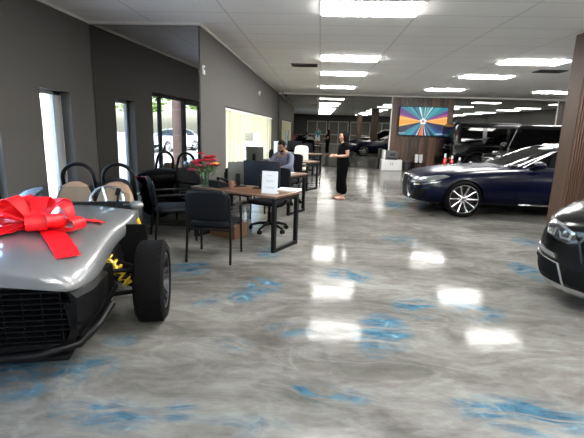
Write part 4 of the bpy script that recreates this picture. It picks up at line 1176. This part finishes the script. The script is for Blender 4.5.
for k, p in enumerate(heads):
    mb = MB(); nm = 'petal_yellow' if (p.z > .42 and k % 3 == 0) or k == 5 else ('petal_pink' if k % 4 == 1 else 'petal_red')
    R0 = rnd.uniform(.045, .066)
    for ring, (cnt, rr, tz) in enumerate(((7, 1., .35), (6, .72, .8), (5, .42, 1.15))):
        for j in range(cnt):
            a = 2 * PI * j / cnt + ring; q = Matrix.Rotation(a, 3, 'Z') @ Matrix.Rotation(-tz, 3, 'Y')
            mb.ell(p + q @ Vector((R0 * rr * .6, 0, 0)), (R0 * rr * .62, R0 * rr * .55, R0 * .16), 8, 5, q)
    mb.build('blossom', M[nm], bq, 60)
# low box below the desk
t = thing('wooden_box', 'low brown wooden box on the floor under the nearest desk', 'box', (-1.30, 6.0, 0), DA)
MB().box((0, 0, .10), (.46, .30, .20), bev=.006).build('body', M['desk_wood'], t)
MB().box((0, 0, .21), (.48, .32, .02), bev=.004).build('lid', M['desk_wood'], t)

# ------------------------------------------------------------------ back wall furniture
t = thing('storage_cabinet', 'low white cabinet under the printer at the back', 'cabinet', (3.0, 17.75, 0))
MB().box((0, 0, .22), (.84, .5, .44), bev=.008).build('body', M['white_plastic'], t)
for s in (-1, 1):
    f = MB().box((s * .205, -.258, .22), (.4, .016, .40), bev=.003).build('door', M['white_plastic'], t)
    MB().box((s * .04, -.272, .28), (.016, .012, .12)).build('handle', M['dark_alloy'], f)
t = thing('office_printer', 'grey and white printer on the low white cabinet', 'printer', (2.92, 17.75, .44))
mb = MB(); mb.box((.06, 0, .13), (.50, .42, .26), bev=.02); mb.build('body', M['grey_plastic'], t, 40)
MB().box((-.24, 0, .19), (.10, .42, .38), bev=.02).build('side_tray', M['white_plastic'], t, 40)
MB().box((.06, 0, .31), (.46, .40, .09), bev=.02).build('scanner_lid', M['grey_plastic'], t, 40)
MB().box((.10, -.215, .2), (.2, .01, .06)).build('control_panel', M['matt_black'], t)
MB().box((.06, -.24, .08), (.30, .12, .02)).build('paper_tray', M['matt_black'], t)
t = thing('waste_bin', 'black bin on the floor to the right of the white cabinet', 'bin', (3.66, 17.8, 0))
MB().lathe([(0, 0), (.13, 0), (.17, .38), (.155, .38), (.12, .015), (0, .015)], 28).build('body', M['bin'], t, 50)
MB().tube([(.163 * math.cos(a), .163 * math.sin(a), .38) for a in [2 * PI * k / 28 for k in range(28)]], .012, 6, True).build('rim', M['grey_plastic'], t, 60)
t = thing('side_stand', 'small black stand in front of the wood panel below the television', 'table', (4.1, 17.7, 0))
MB().box((0, 0, .335), (.48, .36, .03), bev=.005).build('top', M['matt_black'], t)
for sx in (-1, 1):
    for sy in (-1, 1): MB().box((sx * .21, sy * .15, .16), (.035, .035, .32)).build('leg', M['matt_black'], t)
MB().box((0, 0, .12), (.42, .3, .02)).build('shelf', M['matt_black'], t)
for k, x in enumerate((4.03, 4.20)):
    t = thing('paper_cup_stack', ('left' if k == 0 else 'right') + ' of the two white cup stacks on the small black stand', 'cups', (x, 17.7, .35))
    mb = MB()
    for q in range(4): mb.lathe([(0, .0 + .065 * q), (.055, .0 + .065 * q), (.075, .13 + .065 * q), (.078, .135 + .065 * q), (.07, .13 + .065 * q)], 20)
    mb.build('cups', M['paper'], t, 50)
# bottles on a low bench beyond the sedan
t = thing('low_bench', 'low dark bench with bottles behind the hood of the navy sedan', 'bench', (4.75, 14.9, 0))
MB().box((0, 0, .37), (1.2, .36, .04), bev=.005).build('top', M['matt_black'], t)
for s in (-1, 1): MB().box((s * .54, 0, .175), (.05, .3, .35)).build('leg', M['matt_black'], t)
for k, (x, hh, c, cap, lb) in enumerate(((4.36, .50, 'tail_red', 'paper', 'tall red bottle with a white cap, leftmost behind the sedan hood'), (4.60, .43, 'tail_red', 'paper', 'shorter red bottle with a white cap, second behind the sedan hood'),
                               (4.86, .38, 'grey_plastic', 'paper', 'grey bottle with a white cap, third behind the sedan hood'), (5.25, .26, 'grey_plastic', 'paper', 'smallest grey bottle with a white cap at the right behind the sedan hood'))):
    t = thing('spray_bottle', lb, 'bottle', (x, 14.9, .39), 0, 'bottles on the low bench')
    MB().lathe([(0, 0), (.06, 0), (.065, .02), (.065, hh * .6), (.025, hh * .72), (.025, hh * .78), (0, hh * .78)], 20).build('body', M[c], t, 50)
    MB().lathe([(0, hh * .75), (.035, hh * .75), (.035, hh), (0, hh)], 16).build('cap', M[cap], t, 40)

# ------------------------------------------------------------------ television
TW, TH_ = 1.94, 1.14
t = thing('wall_television', 'large television on the dark wood panel showing a colourful ray burst', 'television', (4.24, YB - .20, 2.02))
MB().box((0, 0, 0), (TW + .04, .06, TH_ + .04), bev=.01).build('bezel', M['matt_black'], t)
MB().box((0, .0675, 0), (.6, .075, .4)).build('wall_mount', M['black_metal'], t)
scr = {'teal': (.01, .22, .30), 'teal2': (.03, .35, .42), 'navy': (.004, .008, .05), 'purple': (.12, .03, .22), 'orange': (.95, .36, .03), 'amber': (1., .55, .12), 'white': (.85, .9, .9), 'rust': (.75, .16, .05), 'pink': (.4, .06, .22), 'blue': (.01, .05, .22), 'green': (.25, .55, .4)}
sm = [emit('screen ' + k, c, .34, .02) for k, c in scr.items()]; si = {k: i for i, k in enumerate(scr)}
sect = [(0, 'orange'), (7, 'amber'), (12, 'pink'), (19, 'purple'), (26, 'teal'), (38, 'teal2'), (50, 'teal'), (58, 'white'), (62, 'teal2'), (72, 'green'), (77, 'navy'), (82, 'white'), (85, 'teal'), (97, 'teal2'), (104, 'white'), (111, 'teal'), (124, 'navy'), (130, 'teal2'), (139, 'teal'), (150, 'purple'), (163, 'pink'), (168, 'amber'), (176, 'orange'), (189, 'amber'),
        (193, 'navy'), (210, 'teal'), (222, 'teal2'), (228, 'teal'), (236, 'blue'), (246, 'white'), (250, 'navy'), (256, 'rust'), (270, 'orange'), (274, 'navy'), (282, 'white'), (286, 'blue'), (296, 'teal2'), (301, 'navy'), (312, 'teal'), (322, 'blue'), (335, 'navy'), (352, 'amber'), (356, 'orange'), (360, '')]
mb = MB(); hx, hz = TW / 2, TH_ / 2
def edge(a):
    c, s = math.cos(a), math.sin(a); k = min(hx / abs(c) if abs(c) > 1e-9 else 9e9, hz / abs(s) if abs(s) > 1e-9 else 9e9); return (c * k, s * k)
cor = [math.atan2(hz, hx), PI - math.atan2(hz, hx), PI + math.atan2(hz, hx), 2 * PI - math.atan2(hz, hx)]
for (a0, nm), (a1, _) in zip(sect, sect[1:]):
    r0, r1 = math.radians(a0), math.radians(a1)
    ang = [r0] + [c for c in cor if r0 < c < r1] + [r1]
    mb.mi = si[nm]
    mb.raw([(0, -.033, 0)] + [(edge(a)[0], -.033, edge(a)[1]) for a in ang], [list(range(len(ang) + 1))])
mb.mi = si['white']
mb.raw([(.13 * math.cos(a) * (1 + .15 * math.sin(5 * a)), -.036, .12 * math.sin(a) * (1 + .15 * math.sin(5 * a))) for a in [2 * PI * k / 40 for k in range(40)]], [list(range(40))])
for k in range(6): mb.raw([(-.98 + .045 * k, -.036, -.50), (-.95 + .045 * k, -.036, -.50), (-.945 + .045 * k, -.036, -.475), (-.975 + .045 * k, -.036, -.475)], [[0, 1, 2, 3]])
for k in range(7): mb.raw([(.56 + .05 * k, -.036, -.51), (.595 + .05 * k, -.036, -.51), (.6 + .05 * k, -.036, -.475), (.565 + .05 * k, -.036, -.475)], [[0, 1, 2, 3]])
mb.mi = si['pink']
mb.raw([(.05 * math.cos(a), -.038, .045 * math.sin(a)) for a in [2 * PI * k / 20 for k in range(20)]], [list(range(20))])
mb.build('screen', sm, t)

# ------------------------------------------------------------------ people
def skin_mesh(verts, edges, radii, root=0, levels=2):
    me = bpy.data.meshes.new('sk'); me.from_pydata(verts, edges, []); me.update()
    def f(o):
        o.modifiers.new('k', 'SKIN')
        sv = o.data.skin_vertices[0].data if o.data.skin_vertices else None
        for i, r in enumerate(radii):
            r = r if isinstance(r, tuple) else (r, r); sv[i].radius = r; sv[i].use_root = (i == root)
        a = o.modifiers.new('s', 'SUBSURF'); a.levels = levels; a.render_levels = levels
    o = bpy.data.objects.new('work', me); COL.objects.link(o)
    bpy.context.view_layer.objects.active = o
    bpy.ops.object.modifier_add(type='SKIN')
    sv = me.skin_vertices[0].data
    for i, r in enumerate(radii):
        r = r if isinstance(r, tuple) else (r, r); sv[i].radius = r; sv[i].use_root = (i == root)
    a = o.modifiers.new('s', 'SUBSURF'); a.levels = levels; a.render_levels = levels
    dg = bpy.context.evaluated_depsgraph_get(); out = bpy.data.meshes.new_from_object(o.evaluated_get(dg)); bpy.data.objects.remove(o)
    return out
def chain(J, names, rad):
    vs = [J[n] for n in names]; return vs
def graph(J, spec):
    """spec: list of (name, radius, parent or None)"""
    idx = {}; vs, es, rs = [], [], []
    for nm, r, par in spec:
        idx[nm] = len(vs); vs.append(J[nm] if nm in J else None); rs.append(r)
        if par is not None: es.append((idx[par], idx[nm]))
    return vs, es, rs
def lerp(a, b, t_): return tuple(a[i] * (1 - t_) + b[i] * t_ for i in range(3))
def add_mesh(bm, me, Mx=Matrix()):
    t = bmesh.new(); t.from_mesh(me); t.transform(Mx); tmp = bpy.data.meshes.new('t'); t.to_mesh(tmp); t.free(); bm.from_mesh(tmp)
def head_mesh(female):
    mb = MB(); mb.ell((0, 0, 0), (.074, .092, .112), 32, 24)
    for v in mb.bm.verts:
        z = v.co.z
        if z < -.02:
            f = min(1, (-.02 - z) / .09); v.co.x *= 1 - .28 * f
            if v.co.y > 0: v.co.y *= 1 - .45 * f
        if v.co.y < -.03 and abs(z - .012) < .022 and .014 < abs(v.co.x) < .05: v.co.y += .008     # eye sockets
    mb.raw([Vector(p) for p in ((0, -.088, .018), (.011, -.085, -.022), (-.011, -.085, -.022), (0, -.116, -.024), (.016, -.08, -.034), (-.016, -.08, -.034), (0, -.075, -.04))],
           [[0, 1, 3], [0, 3, 2], [1, 4, 3], [2, 3, 5], [4, 6, 3], [6, 5, 3], [0, 2, 5, 6, 4, 1]])
    for s in (-1, 1): mb.ell((s * .077, .012, -.005), (.010, .022, .034), 12, 8)
    mb.ell((0, -.074, -.058), (.024, .014, .010), 12, 8); mb.ell((0, -.062, -.092), (.022, .020, .018), 12, 8)
    return mb.mesh()
def fingers(wr, pd, side, down, open_=0.35):
    """palm and five fingers from wrist wr, palm direction pd, thumb side vector, curl direction down"""
    wr, pd, side, down = map(Vector, (wr, pd, side, down)); out = []
    palm = [wr - pd * .02, wr + pd * .015, wr + pd * .05, wr + pd * .085]
    out.append(([tuple(p) for p in palm], [(.026, .03), (.024, .032), (.018, .038), (.014, .038)]))
    for k in range(4):
        b = wr + pd * .08 + side * (.03 - .02 * k); L_ = (.07, .08, .075, .058)[k]
        p1 = b + pd * L_ * .5 + down * L_ * .18; p2 = p1 + pd * L_ * .3 + down * L_ * open_ * .6; p3 = p2 + pd * L_ * .1 + down * L_ * open_ * .5
        out.append(([tuple(q) for q in (b, p1, p2, p3)], [.0095, .009, .0082, .007]))
    b = wr + pd * .03 + side * .024
    out.append(([tuple(q) for q in (b, b + pd * .028 + side * .03 + down * .01, b + pd * .062 + side * .036 + down * .02)], [.012, .0105, .008]))
    return out
def person(name, label, loc, rz, J, rad, skin, hands, head_rot, female, hair_style, clothes, soles=None):
    t = thing(name, label, 'person', loc, rz)
    spec = [('pelvis', rad['pelvis'], None), ('waist', rad['waist'], 'pelvis'), ('chest', rad['chest'], 'waist'), ('base', rad['base'], 'chest'), ('neck', rad['neck'], 'base'), ('skull', rad['neck'] * .95, 'neck')]
    for s in 'LR':
        spec += [('sh' + s, rad['sh'], 'base'), ('el' + s, rad['el'], 'sh' + s), ('wr' + s, rad['wr'], 'el' + s),
                 ('hip' + s, rad['hip'], 'pelvis'), ('kn' + s, rad['kn'], 'hip' + s), ('an' + s, rad['an'], 'kn' + s), ('toe' + s, (.038, .024), 'an' + s)]
    J = dict(J); J['skull'] = lerp(J['neck'], J['head'], .6)
    bm = bmesh.new()
    add_mesh(bm, skin_mesh(*graph(J, spec)))
    HM = Matrix.Translation(J['head']) @ head_rot.to_4x4()
    add_mesh(bm, head_mesh(female), HM)
    for s in 'LR':
        for pts, rr in fingers(J['wr' + s], *hands[s]): add_mesh(bm, skin_mesh(pts, [(i, i + 1) for i in range(len(pts) - 1)], rr, 0, 2))
    me = bpy.data.meshes.new('b'); bm.to_mesh(me); bm.free()
    def rem(o):
        a = o.modifiers.new('r', 'REMESH'); a.mode = 'VOXEL'; a.voxel_size = .0055; a.use_smooth_shade = True
        a = o.modifiers.new('s', 'SMOOTH'); a.iterations = 3; a.factor = .5
    link('body', evaluate(me, [rem]), M[skin], t, 80)
    # eyes, brows and lips
    for s in (-1, 1):
        mb = MB(); mb.ell(HM @ Vector((s * .030, -.079, .013)), (.012, .009, .007), 12, 8, head_rot); mb.build('eye', M['eye'], t, 60)
        mb = MB(); mb.tube([HM @ Vector(p) for p in ((s * .012, -.088, .032), (s * .03, -.086, .037), (s * .048, -.073, .031))], .0035, 6); mb.build('eyebrow', M['hair'], t, 60)
    MB().ell(HM @ Vector((0, -.086, -.058)), (.020, .006, .006), 12, 8, head_rot).build('lips', M['lip'] if female else M['skin_tan'], t, 60)
    # hair
    mb = MB()
    mb.ell((0, .012, .022), (.083, .098, .108), 28, 20)
    for v in mb.bm.verts:
        if v.co.y < -.02 and v.co.z < .062: v.co.y = max(v.co.y, -.035 + .03 * (v.co.z < .0)); v.co.x *= 1.0
        if hair_style == 'short' and v.co.z < -.03: v.co.z = -.03 - (v.co.z + .03) * .1; v.co.y *= .97
    if hair_style == 'long':
        for (xx, yy, zz, rx, ry, rz_) in ((0, .07, -.05, .095, .065, .14), (.068, .035, -.05, .03, .055, .13), (-.068, .035, -.05, .03, .055, .13), (0, .085, -.15, .085, .055, .11)): mb.ell((xx, yy, zz), (rx, ry, rz_), 18, 12)
    hm = mb.mesh(); hm.transform(HM)
    def rem2(o):
        a = o.modifiers.new('r', 'REMESH'); a.mode = 'VOXEL'; a.voxel_size = .007; a.use_smooth_shade = True
        a = o.modifiers.new('s', 'SMOOTH'); a.iterations = 2
    link('hair', evaluate(hm, [rem2]), M['hair'], t, 80)
    for nm, sp, mt in clothes:
        bm = bmesh.new()
        JJ = dict(J); spx = []
        for e in sp:
            if len(e) == 5: JJ[e[0]] = lerp(J[e[3]] if e[3] in J else JJ[e[3]], J[e[4][0]], e[4][1]); spx.append((e[0], e[1], e[2]))
            else: spx.append(e)
        cm = skin_mesh(*graph(JJ, spx))
        def sm_(o):
            a = o.modifiers.new('r', 'REMESH'); a.mode = 'VOXEL'; a.voxel_size = .008; a.use_smooth_shade = True
            a = o.modifiers.new('s', 'SMOOTH'); a.iterations = 3
        link(nm, evaluate(cm, [sm_]), M[mt], t, 80)
    return t
def garment_top(r, sleeve, rs, hem='pelvis'):
    sp = [('hem', r[0], None, 'pelvis', ('waist', -.75)), ('low', r[0], 'hem', 'pelvis', ('waist', .1)), ('waist', r[1], 'low'), ('chest', r[2], 'waist'), ('base', r[3], 'chest')]
    for s in 'LR':
        sp.append(('sh' + s, rs[0], 'base'))
        if sleeve > 1.01:
            sp += [('el' + s, rs[1], 'sh' + s), ('cuff' + s, rs[2], 'el' + s, 'el' + s, ('wr' + s, sleeve - 1))]
        else: sp.append(('cuff' + s, rs[1], 'sh' + s, 'sh' + s, ('el' + s, sleeve)))
    return sp
def garment_legs(r, length, rl, top=1.2):
    sp = [('waist_', r[0], None, 'pelvis', ('waist', top)), ('pelvis', r[1], 'waist_')]
    for s in 'LR':
        sp.append(('hip' + s, rl[0], 'pelvis'))
        if length > 1: sp += [('kn' + s, rl[1], 'hip' + s), ('hem' + s, rl[2], 'kn' + s, 'kn' + s, ('an' + s, length - 1))]
        else: sp.append(('hem' + s, rl[1], 'hip' + s, 'hip' + s, ('kn' + s, length)))
    return sp
def shoes(t, J, mt, hgt=.055):
    for s in 'LR':
        a, b = Vector(J['an' + s]), Vector(J['toe' + s]); dv = (b - a); dv.z = 0; dv.normalize()
        c = a + dv * .075; c.z = hgt / 2 + .001
        q = Matrix.Rotation(math.atan2(dv.y, dv.x), 3, 'Z')
        mb = MB(); mb.box((c.x, c.y, c.z), (.245, .088, hgt), q, bev=.026, seg=3); mb.build('shoe', M[mt], t, 60)

Jw = {'pelvis': (0, .0, .84), 'waist': (0, -.01, 1.0), 'chest': (0, -.01, 1.14), 'base': (0, .012, 1.285), 'neck': (0, .0, 1.345), 'head': (0, -.022, 1.448),
      'shL': (.165, .015, 1.255), 'elL': (.205, .045, 1.02), 'wrL': (.10, -.20, 1.0), 'shR': (-.165, .015, 1.255), 'elR': (-.21, .045, 1.02), 'wrR': (-.09, -.205, 1.0),
      'hipL': (.09, .0, .79), 'knL': (.085, -.015, .45), 'anL': (.085, .02, .085), 'toeL': (.10, -.115, .03), 'hipR': (-.09, .0, .79), 'knR': (-.085, -.03, .45), 'anR': (-.09, -.01, .085), 'toeR': (-.10, -.145, .03)}
rw = {'pelvis': (.15, .12), 'waist': (.125, .10), 'chest': (.14, .115), 'base': (.06, .06), 'neck': .047, 'sh': .058, 'el': .043, 'wr': .026, 'hip': .095, 'kn': .06, 'an': .038}
woman = person('person', 'standing dark-haired woman in black top and trousers, facing left, hands raised', (.57, 9.85, 0), math.radians(-78), Jw, rw, 'skin',
       {'L': ((-.45, -.88, .12), (-.6, .3, .7), (-.2, 0, -.9)), 'R': ((.4, -.9, .12), (.6, .3, .7), (.2, 0, -.9))}, Matrix.Rotation(.06, 3, 'X'), True, 'long',
       [('black_top', garment_top([(.185, .165), (.165, .145), (.17, .155), (.075, .07)], .55, [.066, .062]), 'black_cloth'),
        ('black_trousers', garment_legs([(.155, .135), (.185, .165)], 1.96, [.125, .092, .115]), 'black_cloth')])
shoes(woman, Jw, 'sandal', .05)
t = thing('mobile_phone', 'dark phone in the hands of the standing woman', 'phone', (.57 - .29, 9.85 - .045, 1.03), math.radians(-78))
MB().box((0, 0, .0), (.072, .145, .008), Matrix.Rotation(-.6, 3, 'X'), bev=.003).build('phone_body', M['black_plastic'], t)

Jm = {'pelvis': (0, .02, .60), 'waist': (0, -.02, .76), 'chest': (0, -.09, .92), 'base': (0, -.14, 1.085), 'neck': (0, -.17, 1.135), 'head': (0, -.225, 1.225),
      'shL': (.185, -.13, 1.04), 'elL': (.27, -.28, .84), 'wrL': (.13, -.46, .80), 'shR': (-.185, -.13, 1.04), 'elR': (-.28, -.27, .84), 'wrR': (-.20, -.50, .80),
      'hipL': (.10, -.03, .575), 'knL': (.13, -.43, .52), 'anL': (.13, -.38, .085), 'toeL': (.14, -.52, .03), 'hipR': (-.10, -.03, .575), 'knR': (-.13, -.43, .52), 'anR': (-.13, -.38, .085), 'toeR': (-.14, -.52, .03)}
rm = {'pelvis': (.14, .11), 'waist': (.13, .10), 'chest': (.155, .115), 'base': (.065, .065), 'neck': .055, 'sh': .06, 'el': .045, 'wr': .029, 'hip': .085, 'kn': .06, 'an': .04}
man = person('person', 'seated man with black hair and beard in grey blue shirt at a desk', (-.66, 8.92, 0), math.radians(-30), Jm, rm, 'skin_tan',
       {'L': ((-.6, -.8, -.05), (-.8, .5, 0), (0, 0, -.5)), 'R': ((.25, -.95, -.05), (.9, .2, 0), (0, 0, -.5))}, Matrix.Rotation(.42, 3, 'X'), False, 'short',
       [('shirt', garment_top([(.18, .15), (.165, .135), (.172, .135), (.078, .07)], 1.85, [.072, .060, .042]), 'shirt_blue'),
        ('trousers', garment_legs([(.12, .10), (.15, .115)], 1.93, [.105, .078, .06], .5), 'black_cloth')])
shoes(man, Jm, 'matt_black', .075)
mb = MB(); mb.tube([(.062 * math.cos(a), -.158 + .060 * math.sin(a), 1.098 + .03 * math.sin(a)) for a in [2 * PI * k / 24 for k in range(24)]], .016, 8, True, .024); mb.build('shirt_collar', M['shirt_blue'], man, 60)
HMm = Matrix.Translation(Jm['head']) @ Matrix.Rotation(.42, 4, 'X')
mb = MB(); mb.ell((0, -.045, -.078), (.055, .044, .034), 18, 12); b_ = mb.mesh(); b_.transform(HMm); link('beard', b_, M['hair'], man, 60)
mb = MB()
for s in (-1, 1): mb.tube([HMm @ Vector((s * .032 + .022 * math.cos(a), -.095, .012 + .017 * math.sin(a))) for a in [2 * PI * k / 16 for k in range(16)]], .0025, 6, True)
for s in (-1, 1): mb.tube([HMm @ Vector((s * .054, -.093, .015)), HMm @ Vector((s * .078, -.02, .018)), HMm @ Vector((s * .078, .015, .01))], .0025, 6)
mb.tube([HMm @ Vector((-.012, -.097, .015)), HMm @ Vector((.012, -.097, .015))], .0025, 6)
mb.build('glasses', M['black_plastic'], man, 60)

Jp = {'pelvis': (0, .0, .93), 'waist': (0, .0, 1.09), 'chest': (0, .0, 1.26), 'base': (0, .02, 1.43), 'neck': (0, .01, 1.49), 'head': (0, -.01, 1.60),
      'shL': (.19, .02, 1.39), 'elL': (.24, -.06, 1.13), 'wrL': (.09, -.22, 1.32), 'shR': (-.19, .02, 1.39), 'elR': (-.24, -.06, 1.13), 'wrR': (-.09, -.22, 1.32),
      'hipL': (.10, .0, .88), 'knL': (.11, -.02, .49), 'anL': (.12, .02, .09), 'toeL': (.14, -.12, .03), 'hipR': (-.10, .0, .88), 'knR': (-.11, -.02, .49), 'anR': (-.12, .02, .09), 'toeR': (-.14, -.12, .03)}
rp_ = {'pelvis': (.15, .12), 'waist': (.13, .11), 'chest': (.16, .12), 'base': (.066, .066), 'neck': .055, 'sh': .06, 'el': .045, 'wr': .03, 'hip': .09, 'kn': .062, 'an': .042}
ph = person('person', 'person in teal shirt and white shorts, small reflection in the back mirror', (-.05, -.55, 0), PI, Jp, rp_, 'skin_tan',
       {'L': ((-.3, -.2, .93), (-.8, -.5, 0), (0, -.4, 0)), 'R': ((.3, -.2, .93), (.8, -.5, 0), (0, -.4, 0))}, Matrix.Rotation(0, 3, 'X'), False, 'short',
       [('teal_shirt', garment_top([(.17, .14), (.155, .13), (.18, .14), (.08, .075)], .75, [.082, .075]), 'teal_cloth'), ('white_shorts', garment_legs([(.15, .13), (.165, .14)], .92, [.115, .105]), 'white_cloth')])
shoes(ph, Jp, 'matt_black', .08)
